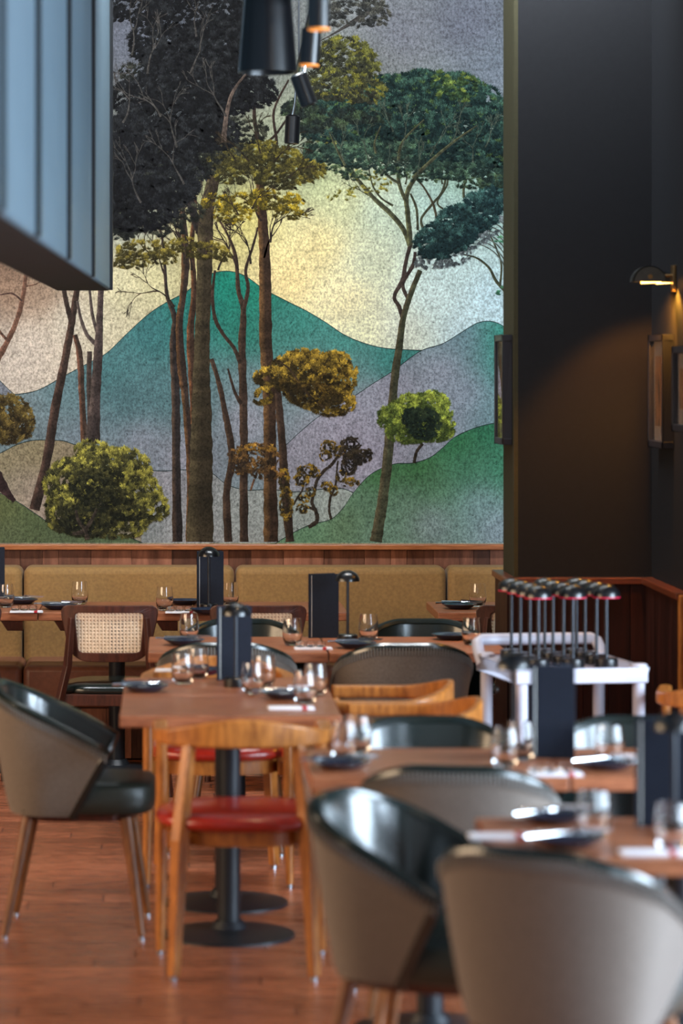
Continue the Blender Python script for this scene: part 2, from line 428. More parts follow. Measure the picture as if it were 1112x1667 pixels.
hill([(-122, 590), (-80, 605), (0, 642), (18, 643), (60, 636), (105, 612), (150, 588), (175, 574), (205, 545), (240, 513), (270, 493), (305, 474), (328, 454), (350, 444), (375, 442),
      (400, 450), (430, 471), (470, 492), (500, 507), (530, 525), (560, 545), (590, 558), (620, 566), (650, 569), (700, 571)], TEAL, .0002)
GREY = [(760, 545, (104, 126, 136)), (795, 530, (76, 128, 122)), (822, 545, (40, 126, 104)), (822, 600, (60, 122, 112)), (720, 600, (132, 136, 150)), (640, 640, (136, 138, 152)),
        (760, 640, (128, 136, 150)), (800, 660, (104, 132, 138)), (560, 720, (136, 134, 148)), (500, 740, (130, 130, 142)), (600, 740, (146, 144, 160)), (700, 680, (134, 136, 150)), (720, 560, (110, 130, 138)), (500, 850, (120, 126, 130))]
hill([(440, 745), (462, 728), (490, 702), (525, 674), (575, 646), (605, 626), (640, 604), (684, 572), (720, 560), (750, 542), (775, 527), (795, 523), (812, 527), (830, 536), (900, 560)], GREY, .0003)
LOWG = [(260, 790, (124, 124, 130)), (300, 860, (130, 132, 134)), (400, 840, (130, 136, 134)), (500, 820, (134, 144, 140)), (560, 810, (140, 150, 146)), (240, 860, (112, 118, 118)), (200, 790, (122, 122, 124))]
hill([(180, 745), (230, 762), (262, 767), (300, 765), (340, 768), (368, 788), (400, 798), (440, 797), (480, 801), (520, 797), (545, 795), (566, 798), (590, 812)], LOWG, .0004)
TANH = [(10, 750, (120, 110, 84)), (60, 740, (112, 102, 76)), (110, 750, (116, 104, 84)), (60, 800, (140, 124, 112)), (30, 790, (130, 120, 104)), (110, 820, (140, 126, 116)), (150, 860, (124, 120, 104))]
hill([(-122, 790), (-60, 765), (0, 738), (28, 724), (55, 717), (85, 717), (110, 720), (150, 740), (200, 790), (230, 860)], TANH, .0005)
GRN = [(800, 700, (40, 96, 70)), (740, 720, (44, 98, 62)), (680, 760, (52, 100, 56)), (620, 770, (58, 102, 60)), (700, 790, (74, 112, 84)), (760, 760, (66, 116, 90)), (600, 820, (84, 112, 92)),
       (560, 850, (92, 118, 90)), (500, 870, (92, 126, 98)), (620, 870, (104, 134, 118)), (700, 850, (124, 140, 144)), (780, 820, (112, 138, 140)), (820, 760, (60, 118, 92)), (810, 860, (130, 146, 156)), (660, 820, (96, 124, 108))]
hill([(440, 890), (480, 866), (510, 853), (538, 846), (558, 828), (575, 803), (598, 777), (620, 763), (645, 755), (672, 754), (700, 745), (722, 728), (740, 712), (770, 698), (800, 690), (830, 687), (900, 690)], GRN, .0006)
OLV = [(10, 830, (78, 84, 52)), (50, 850, (70, 82, 54)), (100, 875, (72, 84, 60)), (170, 880, (70, 84, 60)), (20, 870, (84, 94, 68))]
hill([(-122, 760), (-60, 785), (0, 803), (30, 818), (60, 838), (90, 858), (120, 868), (160, 870), (200, 872), (232, 884)], OLV, .0007)

BRK = (40, 31, 27); BRK2 = (46, 36, 30); BLK = (24, 24, 26); WARM = (96, 68, 42)
T = .0010
def branchy(x, y, ang, L_, w_, col, d, depth, spread=.5, side=None):
    if depth == 0 or L_ < 5: return
    pts = [(x, y, w_)]; a = ang; xx, yy = x, y
    for k in range(3):
        a += random.uniform(-.3, .3); xx += math.cos(a)*L_/3; yy -= math.sin(a)*L_/3; pts.append((xx, yy, w_*(1-.2*(k+1))))
    stroke(pts, col, d, w_, 4, .1, side)
    for k in range(random.choice((2, 2, 3))):
        branchy(xx, yy, a+random.uniform(-spread, spread), L_*random.uniform(.6, .85), w_*.55, col, d, depth-1, spread, side)
# trunks (drawn back to front)
stroke([(372, 882, 14), (369, 800, 12), (378, 745, 12), (368, 680, 10), (356, 622, 8), (344, 584, 7)], BRK2, T, 10, 8, .12, (76, 58, 44))
stroke([(397, 882, 15), (397, 760, 13), (396, 650, 13), (394, 560, 12), (396, 505, 9), (388, 472, 7), (384, 420, 6), (372, 385, 4), (352, 350, 3)], BRK2, T, 10, 8, .12, (76, 58, 44))
stroke([(392, 592, 8), (380, 565, 6), (364, 545, 6), (350, 518, 6), (346, 480, 5), (350, 440, 4)], BRK2, T, 5, 8, .1)
stroke([(396, 505, 7), (404, 470, 6), (400, 440, 5), (412, 400, 4), (420, 370, 3)], BRK2, T, 5, 8, .1)
stroke([(393, 658, 7), (383, 640, 5), (376, 618, 4), (371, 600, 3)], BRK2, T, 5, 6, .1)
stroke([(289, 882, 17), (287, 760, 14), (286, 640, 14), (282, 560, 12), (285, 520, 10), (272, 480, 6), (268, 430, 5), (262, 380, 4), (240, 330, 3)], (34, 30, 30), T, 12, 8, .1, (74, 58, 46))
stroke([(310, 882, 15), (310, 760, 13), (302, 650, 12), (296, 600, 14), (292, 530, 12), (298, 480, 11), (302, 430, 13), (300, 370, 10), (290, 300, 8), (272, 240, 6)], (42, 34, 30), T+.00005, 12, 8, .1, WARM)
stroke([(316, 690, 10), (312, 600, 12), (310, 540, 12), (316, 470, 9), (312, 400, 8), (318, 330, 6), (308, 280, 5)], (52, 38, 30), T+.0001, 10, 8, .1, (110, 72, 46))
stroke([(325, 882, 44), (327, 780, 38), (328, 690, 34), (328, 600, 27), (331, 500, 24), (334, 400, 26), (336, 345, 24), (346, 300, 20), (354, 268, 16), (366, 232, 11), (368, 190, 9), (377, 152, 6), (402, 118, 4)], (44, 38, 28), T+.00015, 20, 10, .07, (70, 62, 44))
stroke([(334, 395, 16), (316, 350, 14), (302, 300, 12), (288, 240, 10), (262, 190, 8), (240, 120, 6)], (28, 26, 26), T+.00012, 10, 8, .1)
stroke([(345, 300, 12), (320, 250, 10), (330, 190, 8), (310, 120, 6), (320, 60, 4)], (30, 28, 28), T+.00012, 10, 8, .1)
stroke([(472, 882, 14), (465, 800, 14), (460, 730, 13), (453, 650, 12), (446, 600, 9)], BRK2, T+.0001, 12, 8, .1, (76, 58, 44))
stroke([(441, 882, 24), (440, 760, 21), (438, 640, 20), (433, 560, 21), (432, 480, 20), (430, 400, 17), (426, 340, 15), (423, 292, 13)], (46, 34, 26), T+.00015, 20, 10, .08, (98, 72, 44))
stroke([(423, 300, 9), (404, 262, 7), (385, 242, 5), (372, 215, 4)], BRK, T+.00014, 6, 6, .1)
stroke([(424, 290, 9), (423, 240, 8), (414, 190, 6), (418, 130, 4)], BRK, T+.00014, 6, 6, .1)
stroke([(424, 292, 8), (446, 262, 7), (450, 230, 5), (446, 180, 4), (470, 130, 3)], BRK, T+.00014, 6, 6, .1)
stroke([(428, 236, 4), (448, 220, 4), (466, 195, 3)], BRK, T+.00014, 6, 6, .1)
for a_, b_ in (((430, 420), 60), ((426, 360), 120), ((334, 420), 70), ((388, 440), 100), ((300, 420), 110), ((270, 450), 120)):
    branchy(a_[0], a_[1], math.radians(b_), 34, 4, BRK, T+.0001, 4, .6)
# left trunks
stroke([(56, 830, 17), (75, 755, 15), (90, 665, 15), (107, 580, 13), (117, 525, 11), (124, 480, 10), (135, 430, 8)], BRK, T, 12, 8, .08, (80, 60, 50))
stroke([(118, 530, 8), (110, 500, 8), (104, 470, 7), (100, 430, 6)], BRK, T, 8, 8, .1)
stroke([(138, 722, 12), (133, 640, 10), (130, 580, 10), (122, 545, 8)], BRK2, T, 8, 8, .1, (98, 66, 50))
stroke([(150, 722, 26), (155, 650, 17), (160, 570, 14), (163, 500, 10), (166, 440, 9)], (50, 42, 40), T+.00005, 14, 8, .08, (80, 68, 62))
stroke([(156, 560, 8), (142, 545, 6), (132, 520, 5), (126, 490, 4)], (60, 52, 48), T, 6, 6, .1)
stroke([(147, 700, 9), (145, 620, 8), (146, 572, 8)], (50, 42, 38), T, 8, 6, .1)
stroke([(158, 540, 6), (150, 510, 5), (146, 470, 4)], (60, 52, 48), T, 6, 6, .1)
stroke([(-6, 588, 11), (12, 556, 9), (28, 520, 8), (38, 480, 7), (44, 440, 6), (60, 400, 4)], (84, 60, 48), T, 8, 8, .1)
stroke([(14, 556, 5), (0, 540, 4), (-10, 520, 3)], (84, 60, 48), T, 5, 6, .1)
stroke([(36, 490, 3), (20, 478, 3), (0, 480, 2)], (60, 44, 38), T, 5, 6, .1)
stroke([(42, 466, 3), (60, 462, 2), (72, 452, 2)], (80, 60, 48), T, 5, 6, .1)
stroke([(-8, 772, 22), (10, 800, 14), (24, 816, 6)], (40, 28, 28), T, 12, 6, .1)
# right tree
RT = (56, 58, 44); RS = (96, 98, 66)
stroke([(612, 882, 20), (622, 820, 17), (630, 760, 16), (636, 690, 15), (642, 620, 13), (649, 570, 12), (656, 520, 10), (668, 480, 9), (684, 440, 8)], RT, T+.00015, 14, 10, .08, (84, 76, 56))
stroke([(657, 522, 8), (650, 500, 7), (642, 482, 6), (656, 455, 8), (660, 430, 6), (668, 398, 7)], (52, 44, 40), T+.0001, 7, 8, .1)
stroke([(664, 486, 6), (656, 462, 6), (672, 432, 6), (676, 410, 5)], (52, 44, 40), T+.0001, 7, 8, .1)
stroke([(668, 400, 9), (656, 372, 8), (636, 348, 8), (608, 322, 7), (580, 290, 6), (562, 270, 5), (546, 240, 4), (534, 215, 3)], RT, T+.0001, 7, 8, .08, RS)
stroke([(668, 398, 9), (664, 350, 8), (662, 318, 8), (676, 290, 7), (708, 258, 6), (740, 230, 5), (770, 208, 3)], RT, T+.0001, 7, 8, .08, RS)
stroke([(662, 330, 6), (650, 300, 6), (648, 260, 5), (656, 230, 4), (690, 195, 3)], RT, T+.0001, 6, 8, .08, RS)
stroke([(652, 300, 5), (630, 285, 4), (615, 262, 4), (610, 235, 3), (618, 205, 2)], RT, T+.0001, 5, 8, .08, RS)
stroke([(640, 335, 4), (620, 322, 3), (606, 300, 3), (600, 270, 2)], RT, T+.0001, 5, 8, .08)
stroke([(690, 375, 5), (686, 356, 4), (704, 332, 4), (720, 312, 4), (728, 280, 3), (740, 250, 2)], RT, T+.0001, 5, 8, .08)
stroke([(712, 365, 4), (706, 335, 4), (690, 305, 3), (676, 290, 3)], (60, 56, 44), T+.0001, 5, 8, .08)
stroke([(730, 345, 3), (712, 330, 3), (728, 300, 3), (726, 272, 2)], RT, T+.0001, 5, 8, .08)
stroke([(680, 375, 4), (678, 340, 4), (668, 315, 3)], RT, T+.0001, 5, 8, .08)
stroke([(755, 322, 4), (756, 300, 4), (768, 276, 3), (784, 262, 2)], RT, T+.0001, 5, 8, .08, RS)
stroke([(826, 252, 4), (806, 270, 4), (812, 296, 3), (780, 310, 3)], RT, T+.0001, 5, 8, .08)
for bx_, by_, a_ in ((580, 290, 110), (608, 322, 140), (562, 270, 60), (676, 290, 70), (740, 230, 60), (650, 270, 120), (600, 270, 80), (690, 275, 60), (700, 258, 100), (560, 265, 100), (770, 280, 60), (630, 260, 70), (660, 300, 60), (546, 240, 120), (720, 300, 80), (648, 260, 60), (756, 300, 100), (610, 240, 100)):
    branchy(bx_, by_, math.radians(a_), 24, 3, RT, T+.00012, 4, .55)
stroke([(826, 478, 5), (808, 458, 5), (796, 436, 4), (776, 420, 3), (752, 414, 2)], RT, T+.0001, 5, 8, .05)
stroke([(814, 464, 4), (816, 430, 3), (806, 400, 3), (796, 380, 2)], RT, T+.0001, 5, 8, .05)
for k in range(9):
    stroke([(826, 440-k*10, 2), (806, 412-k*8, 2), (780, 398-k*6, 1.5), (752, 398-k*5, 1)], (72, 78, 72), T+.0001, 2, 6, .05)

# foliage: fans of needle-like strokes
fan_count = [0]; FOL = 5.4
def crown(ells, dark, light, n, size=8, d0=.0019, up=True, lightx=.35, dens=1.0, nose=.0, gold=None):
    items = []
    for (cx, cy, rx, ry, *rot) in ells:
        rt = math.radians(rot[0]) if rot else 0
        m = int(FOL*n*rx*ry/1000*dens)
        for _ in range(m):
            a = random.random()*2*PI; r = random.random()**.45
            ex, ey = math.cos(a)*r, math.sin(a)*r
            x = cx+ex*rx*math.cos(rt)+ey*ry*math.sin(rt); y = cy-ex*rx*math.sin(rt)+ey*ry*math.cos(rt)
            items.append((y+random.uniform(-8, 8), x, y, ex, ey, r))
    items.sort()
    N = max(1, len(items))
    for i, (_, x, y, ex, ey, r) in enumerate(items):
        cl = mnoise.noise(Vector((x*.085, y*.085, 3.1)))+.6*mnoise.noise(Vector((x*.22, y*.22, 9.1)))
        lt = max(0, min(1, .22-ey*.38+ex*lightx*.6+(r-.6)*.35+cl*1.15+random.uniform(-.18, .18)))
        base = tuple(dark[k]+(light[k]-dark[k])*lt for k in range(3))
        if gold and random.random() < gold[1]*max(0, .5+r-.5): base = tuple(base[k]*.45+gold[0][k]*.55 for k in range(3))
        a0 = (PI/2 if up else 0)+ex*-.9+random.uniform(-.5, .5)
        if not up: a0 = math.atan2(-ey, ex)+random.uniform(-.5, .5)
        d = d0+.0022*i/N; fan_count[0] += 1
        nb = 6
        for b in range(nb):
            aa = a0+(b-(nb-1)/2)*.42+random.uniform(-.1, .1); s_ = size*random.uniform(.7, 1.15); wd = size*.125
            tx, ty = x+math.cos(aa)*s_, y-math.sin(aa)*s_
            nx_, ny_ = -math.sin(aa)*wd, -math.cos(aa)*wd
            mx, my = x+math.cos(aa)*s_*.55, y-math.sin(aa)*s_*.55
            k = random.uniform(.75, 1.2); cb_ = L3(tuple(v_*k*.72 for v_ in base)); ct = L3(tuple(min(255, v_*k*1.12) for v_ in base))
            poly([(x, y), (mx+nx_, my+ny_), (tx, ty), (mx-nx_, my-ny_)], None, d, [cb_, ct, ct, ct])
CR = .0019
# black canopies, upper left
crown([(220, 10, 60, 30), (320, 20, 90, 45), (290, 90, 60, 40), (350, 80, 55, 50), (230, 160, 55, 28), (330, 150, 70, 40), (400, 150, 50, 30), (205, 230, 40, 40), (270, 230, 60, 40),
       (340, 220, 50, 30), (215, 300, 50, 36), (270, 310, 50, 34), (205, 350, 30, 30), (420, 60, 50, 60), (240, 70, 30, 34), (230, 330, 60, 50), (300, 160, 80, 90), (260, 280, 70, 60), (380, 120, 50, 70), (210, 260, 30, 90)], (10, 11, 14), (32, 34, 36), 34, 8, CR)
crown([(195, 380, 28, 14), (320, 270, 40, 24), (250, 270, 40, 20), (225, 120, 30, 16)], (18, 20, 20), (46, 48, 40), 30, 7, CR)
crown([(200, 365, 34, 20), (225, 345, 40, 26), (300, 345, 30, 20), (270, 370, 36, 18), (195, 320, 26, 40), (350, 250, 50, 26), (395, 215, 40, 24), (300, 250, 60, 40)], (22, 24, 22), (58, 60, 48), 18, 7, CR)
for bx_, by_, a_ in ((262, 190, 110), (240, 120, 90), (310, 120, 80), (288, 240, 120), (368, 190, 100), (320, 60, 90), (300, 300, 110), (230, 330, 130), (200, 200, 60), (215, 90, 80)):
    branchy(bx_, by_, math.radians(a_), 40, 3.5, (50, 48, 46), .0043, 4, .6)
stroke([(402, 118, 3), (378, 152, 5), (368, 192, 7), (364, 232, 8)], (70, 60, 54), .0043, 5, 8, .1)
# pine in the middle
crown([(440, 262, 62, 20), (400, 258, 40, 20), (490, 280, 36, 20), (512, 275, 18, 12), (460, 290, 44, 20), (380, 280, 30, 22), (420, 245, 50, 14), (365, 262, 26, 16)], (44, 42, 24), (112, 104, 42), 34, 7, CR)
crown([(450, 330, 44, 16), (470, 348, 28, 12), (400, 330, 34, 16), (380, 350, 30, 16), (355, 330, 26, 14), (430, 318, 24, 10), (475, 325, 20, 8)], (62, 56, 22), (164, 142, 40), 26, 6, CR)
crown([(235, 408, 46, 16), (215, 425, 28, 14), (265, 420, 26, 12), (335, 410, 34, 15), (300, 400, 24, 12), (360, 415, 14, 12), (200, 430, 14, 8)], (48, 44, 22), (118, 106, 44), 32, 6, CR)
crown([(560, 100, 48, 40), (590, 108, 26, 26), (540, 140, 50, 26), (590, 150, 36, 22)], (40, 42, 34), (92, 94, 46), 32, 8, CR, gold=((128, 124, 40), .25))
crown([(500, 180, 40, 18), (540, 185, 60, 20), (590, 185, 50, 20), (525, 205, 40, 14)], (26, 34, 32), (60, 76, 52), 34, 8, CR)
crown([(570, 10, 50, 22), (610, 22, 24, 20), (545, 30, 26, 16), (600, 40, 26, 8)], (44, 46, 46), (88, 88, 80), 16, 8, CR)
for k in range(7): stroke([(515+k*4, 70-k*2, 1.5), (550+k*6, 50-k*3, 2), (590+k*5, 22-k*2, 1.5), (625, 5, 1)], (52, 50, 48), CR, 2, 6, .1)
# wide umbrella crown, right
crown([(640, 150, 60, 26), (690, 150, 60, 34), (740, 150, 50, 30), (780, 170, 40, 30), (660, 185, 80, 28), (760, 210, 60, 34), (800, 210, 30, 40), (570, 165, 50, 20), (550, 215, 50, 18), (600, 200, 60, 24), (740, 245, 60, 20), (600, 175, 60, 22), (700, 210, 50, 22), (560, 195, 50, 18),
       (640, 215, 36, 16), (810, 250, 22, 26)], (18, 34, 34), (56, 84, 72), 44, 8, CR, gold=((90, 112, 50), .08))
crown([(718, 135, 16, 22), (760, 145, 14, 24), (735, 150, 24, 16)], (44, 64, 42), (116, 132, 60), 14, 8, CR+.0022)
crown([(590, 240, 32, 14), (625, 230, 30, 12), (650, 250, 40, 14), (700, 240, 40, 14), (750, 260, 46, 18), (790, 270, 36, 18), (575, 262, 26, 12), (540, 250, 44, 18), (560, 245, 34, 14), (620, 225, 50, 18), (690, 262, 40, 16), (790, 240, 36, 24), (520, 215, 34, 16), (730, 285, 30, 10)],
      (28, 44, 40), (78, 104, 80), 40, 7, CR)
crown([(600, 262, 40, 16), (660, 270, 50, 18), (720, 262, 50, 20), (780, 285, 40, 16), (700, 240, 90, 24), (560, 225, 50, 20), (640, 240, 40, 14)], (30, 44, 40), (70, 96, 76), 20, 7, CR)
crown([(545, 225, 30, 12), (590, 285, 24, 10), (620, 295, 18, 8), (560, 320, 26, 8), (600, 310, 30, 7), (512, 210, 18, 12)], (96, 96, 44), (166, 158, 76), 14, 5, CR)
for bx_, by_, a_, l_ in ((300, 430, 95, 40), (312, 440, 80, 36), (284, 500, 110, 36), (355, 440, 70, 34), (380, 420, 110, 34), (408, 430, 80, 30), (440, 395, 70, 30), (320, 380, 100, 34), (346, 330, 60, 34), (256, 430, 120, 30)):
    branchy(bx_, by_, math.radians(a_), l_, 4, (36, 30, 26), .0012, 5, .5)
for bx_, by_, a_, l_ in ((405, 262, 120, 26), (446, 262, 50, 26), (424, 250, 90, 26), (384, 262, 110, 20), (470, 290, 60, 20), (410, 340, 70, 20), (388, 350, 100, 18)):
    branchy(bx_, by_, math.radians(a_), l_, 3, (36, 30, 22), .0043, 4, .5)
# lobes and limbs seen against the crown
crown([(545, 275, 26, 9), (578, 288, 22, 8), (640, 282, 26, 9), (690, 290, 24, 9), (735, 272, 34, 12), (770, 300, 26, 9), (805, 296, 22, 12), (520, 240, 26, 12), (610, 250, 40, 12)], (32, 46, 38), (92, 112, 78), 30, 6, CR)
for bx_, by_, a_, l_ in ((600, 262, 95, 26), (655, 240, 80, 30), (700, 255, 60, 30), (735, 232, 70, 26), (770, 265, 80, 24), (560, 262, 110, 24), (640, 215, 100, 22), (790, 240, 60, 22), (620, 285, 70, 20), (680, 285, 90, 22)):
    branchy(bx_, by_, math.radians(a_), l_, 2.6, (58, 66, 56), .0043, 4, .5)
stroke([(672, 290, 6), (706, 258, 5), (740, 230, 4), (776, 205, 2)], RT, .0043, 5, 8, .1, RS)
stroke([(648, 262, 5), (656, 230, 4), (690, 195, 2)], RT, .0043, 5, 8, .1, RS)
stroke([(612, 250, 4), (610, 232, 3), (620, 205, 2)], RT, .0043, 5, 8, .1, RS)
stroke([(562, 270, 4), (548, 242, 3), (536, 215, 2)], RT, .0043, 5, 8, .1, RS)
# leaning crown at the right edge
crown([(710, 392, 36, 28, 25), (745, 370, 38, 34, 30), (778, 348, 38, 32, 30), (808, 322, 34, 28, 30), (826, 305, 24, 26), (735, 395, 44, 22, 30)], (20, 38, 40), (58, 90, 84), 52, 7, CR, gold=None)
crown([(705, 425, 28, 10, 10), (740, 420, 30, 10, 20), (770, 395, 34, 10, 28), (805, 370, 30, 10, 30)], (74, 82, 84), (116, 124, 124), 30, 6, CR, up=False)
crown([(815, 475, 16, 8), (812, 392, 12, 6)], (60, 110, 84), (110, 160, 110), 14, 5, CR)
# bushes
crown([(515, 620, 58, 44), (480, 605, 40, 30), (545, 610, 34, 36), (440, 615, 24, 16), (428, 645, 14, 12), (540, 655, 36, 20), (500, 590, 34, 20)], (46, 38, 20), (160, 132, 48), 46, 7, CR, up=False, lightx=.3)
crown([(680, 680, 50, 38), (700, 670, 34, 32), (645, 680, 28, 22), (660, 700, 30, 20), (712, 695, 26, 22)], (58, 72, 34), (148, 162, 66), 46, 7, CR, up=False, lightx=.1)
crown([(690, 690, 26, 24), (672, 680, 16, 16)], (24, 36, 30), (44, 56, 38), 60, 6, CR+.0023, up=False, lightx=0)
crown([(415, 745, 38, 22), (395, 755, 20, 16), (435, 770, 26, 10), (385, 742, 12, 12)], (50, 40, 30), (126, 92, 48), 44, 5, CR, up=False)
crown([(405, 732, 24, 8), (440, 730, 12, 6)], (120, 90, 40), (170, 130, 56), 24, 5, CR+.0023)
crown([(165, 770, 52, 42), (200, 765, 44, 34), (120, 790, 46, 44), (160, 820, 60, 40), (220, 800, 40, 30), (240, 825, 34, 22), (190, 850, 50, 24), (110, 830, 34, 36), (150, 735, 26, 16)], (42, 42, 26), (140, 134, 58), 42, 8, CR, up=False, lightx=.35)
crown([(150, 790, 34, 26), (175, 815, 40, 20), (140, 850, 40, 22), (210, 835, 30, 10), (180, 775, 20, 14)], (24, 26, 18), (60, 58, 32), 46, 7, CR+.0023, up=False)
crown([(505, 640, 40, 14), (470, 630, 20, 12), (530, 620, 16, 10)], (34, 28, 16), (84, 66, 28), 30, 6, CR+.0023, up=False)
crown([(12, 682, 40, 38), (36, 690, 18, 24), (-20, 690, 40, 30)], (44, 36, 22), (104, 88, 44), 44, 7, CR, up=False)
tw = (44, 38, 32)
stroke([(502, 858, 6), (516, 848, 7), (514, 832, 6), (508, 818, 5), (512, 800, 5), (516, 782, 5), (526, 768, 5), (540, 756, 5), (550, 742, 4)], tw, CR, 5, 8, .2)
stroke([(539, 845, 4), (536, 830, 4), (538, 810, 4), (546, 790, 4), (548, 770, 3), (550, 750, 3)], tw, CR, 4, 8, .2)
stroke([(478, 822, 3), (484, 810, 3), (492, 798, 3), (496, 780, 2)], tw, CR, 4, 8, .2)
stroke([(512, 830, 4), (502, 826, 4), (494, 830, 3)], tw, CR, 4, 6, .2)
stroke([(118, 868, 5), (135, 866, 7), (147, 850, 6), (158, 828, 4)], tw, CR+.0046, 4, 8, .2)
stroke([(143, 878, 8), (138, 862, 6), (128, 848, 5), (124, 830, 4)], tw, CR+.0046, 4, 8, .2)
stroke([(674, 754, 5), (678, 736, 5), (688, 722, 5)], tw, CR, 4, 6, .1)
stroke([(408, 798, 3), (414, 780, 3)], (80, 56, 40), CR, 4, 6, .1)
stroke([(446, 585, 2), (470, 600, 3), (500, 640, 4), (530, 665, 3)], (46, 36, 24), CR+.0023, 4, 8, .1)
crown([(572, 722, 16, 9), (590, 742, 14, 9), (578, 745, 18, 12), (568, 756, 12, 16), (600, 738, 6, 6), (566, 735, 14, 8)], (38, 34, 30), (60, 52, 38), 110, 4, CR, up=False)
crown([(535, 728, 12, 10), (530, 742, 8, 8), (552, 735, 8, 8), (556, 775, 8, 8), (570, 785, 14, 6), (500, 765, 15, 9), (490, 780, 12, 10), (512, 770, 8, 6), (532, 792, 9, 7), (542, 798, 7, 7), (462, 782, 8, 20), (495, 812, 8, 5), (492, 828, 9, 6), (466, 820, 10, 26), (506, 800, 7, 7)],
      (48, 42, 30), (140, 112, 40), 90, 4, CR, up=False, gold=((170, 134, 40), .2))
m = bpy.data.meshes.new('mural'); m.from_pydata(mv, [], mf)
ca = m.color_attributes.new('Col', 'FLOAT_COLOR', 'POINT')
ca.data.foreach_set('color', [x for c in mc for x in c]); m.update()
mu = bpy.data.objects.new('mural', m); C.objects.link(mu); mu.location = (0, WY-.001, 0)
tag(mu, 'painted mural of umbrella pines, teal hills and round bushes covering the back wall', 'mural')
t = NT('mural_paint')
at_ = t.n('ShaderNodeVertexColor', layer_name='Col')
tc = t.n('ShaderNodeTexCoord')
def nz(sc, det, rough=.6, stretch=(1, 1, 1)):
    mp = t.n('ShaderNodeMapping'); mp.inputs['Scale'].default_value = stretch; t.l(tc.outputs['Object'], mp.inputs['Vector'])
    n = t.n('ShaderNodeTexNoise'); n.inputs['Scale'].default_value = sc; n.inputs['Detail'].default_value = det; n.inputs['Roughness'].default_value = rough
    t.l(mp.outputs[0], n.inputs['Vector']); return n.outputs[0]
def mult(c, fac, lo, hi, a, b):
    mr = t.n('ShaderNodeMapRange'); mr.inputs['From Min'].default_value = lo; mr.inputs['From Max'].default_value = hi
    mr.inputs['To Min'].default_value = a; mr.inputs['To Max'].default_value = b; t.l(fac, mr.inputs['Value'])
    mx = t.n('ShaderNodeMix', data_type='RGBA', blend_type='MULTIPLY'); mx.inputs[0].default_value = 1
    t.l(c, mx.inputs[6]); t.l(mr.outputs[0], mx.inputs[7]); return mx.outputs[2]
big = nz(3.2, 4); mid = nz(22, 4); fine = nz(88, 3, .75, (1, 1, .8)); fine2 = nz(45, 3, .6, (1, 1, .8)); spk = nz(60, 2, .5)
c = mult(at_.outputs['Color'], big, .3, .7, .84, 1.18); c = mult(c, mid, .3, .7, .84, 1.16); c = mult(c, fine,   .36, .60, .60, 1.28); c = mult(c, fine2, .33, .50, .72, 1.06)
c = mult(c, spk, .27, .33, .35, 1.0)
t.l(c, t.b.inputs['Base Color']); t.b.inputs['Roughness'].default_value = .75; t.b.inputs['Specular IOR Level'].default_value = .12
t.bump(fine, .35, .002); m.materials.append(t.m)

# ---------------------------------------------------------------- banquette
bq = empty('banquette', (0, 0, 0)); tag(bq, 'long banquette with mustard velvet back cushions and tan seat along the mural wall', 'banquette')
edges = [-1.757, -.725, .307, 1.337, 2.37]
for a, b in zip(edges, edges[1:]):
    MB().box(a+.004, b-.004, 14.92, 15.14, .40, .885).build('back_cushion', M_velvet, bq, smooth=True, bevel=.035, seg=4, ang=80)
    c0, c1 = a+.02, b+.02
    MB().box(c0+.003, c1-.003, 14.47, 14.96, .25, .45).build('seat_cushion', M_tan, bq, smooth=True, bevel=.03, seg=4, ang=80)
MB().box(-1.757, 2.37, 14.52, 15.14, .02, .25).build('plinth', M_dark, bq)
x = -1.75
while x < 2.3:
    MB().box(x+.001, x+.118, 14.505, 14.525, .01, .245).build('plank', M_panel, bq); x += .12

# ---------------------------------------------------------------- tables
def make_table(wx, wy, bracket=True, single=True):
    def fn():
        r = empty('dining_table')
        MB().box(-wx/2+.002, wx/2-.002, -wy/2, wy/2, .712, .75).build('tabletop', M_table, r, bevel=.004)
        MB().lathe([(.022, .69), (.1, .69), (.1, .712), (.022, .712)], 24).build('mounting_plate', M_iron, r)
        MB().lathe([(.0375, .02), (.0375, .70)], 28).build('post', M_iron, r, smooth=True)
        MB().lathe([(0, 0), (.215, 0), (.215, .008), (.17, .016), (.06, .026), (.045, .05), (.0, .05)], 48).build('base', M_iron, r, smooth=True)
        if bracket:
            for sx in (-1, 1):
                x_ = sx*(wx/2-.12); MB().add([(x_-.05, -wy/2+.02, .712), (x_+.05, -wy/2+.02, .712), (x_+.05, -wy/2+.16, .712), (x_-.05, -wy/2+.16, .712),
                    (x_-.02, -wy/2+.03, .665), (x_+.05, -wy/2+.03, .665), (x_+.05, -wy/2+.15, .665), (x_-.02, -wy/2+.15, .665)],
                    [(0, 1, 2, 3), (4, 7, 6, 5), (0, 4, 5, 1), (1, 5, 6, 2), (2, 6, 7, 3), (3, 7, 4, 0)]).build('bracket', M_dark, r)
        return r
    return fn
T2 = Maker(make_table(.70, .64))
GT = 'two-seat tables along the banquette'
T2.put((-.954, 14.17, 0), 0, 'walnut two-seat table at far left against the banquette, cut by the frame edge', 'table', GT)
T2.put((-.254, 14.17, 0), 0, 'walnut two-seat table by the banquette behind the fully visible cane-backed chair', 'table', GT)
T2.put((.447, 14.17, 0), 0, 'walnut two-seat table by the banquette under the tall slate menu and dome lamp', 'table', GT)
T2.put((1.548, 14.17, 0), 0, 'walnut two-seat table by the banquette beside the dark pillar', 'table', GT)
TB = Maker(make_table(.70, .72, False))
GB = 'pair of joined tables in the second row'
TB.put((.256, 12.24, 0), 0, 'left of two joined walnut tables in the second row, beside the cane-backed chair', 'table', GB)
TB.put((.958, 12.24, 0), 0, 'right of two joined walnut tables in the second row, beside the trolley', 'table', GB)
TA = Maker(make_table(.708, .598, False))
GA = 'pair of joined tables behind the red-seated chair'
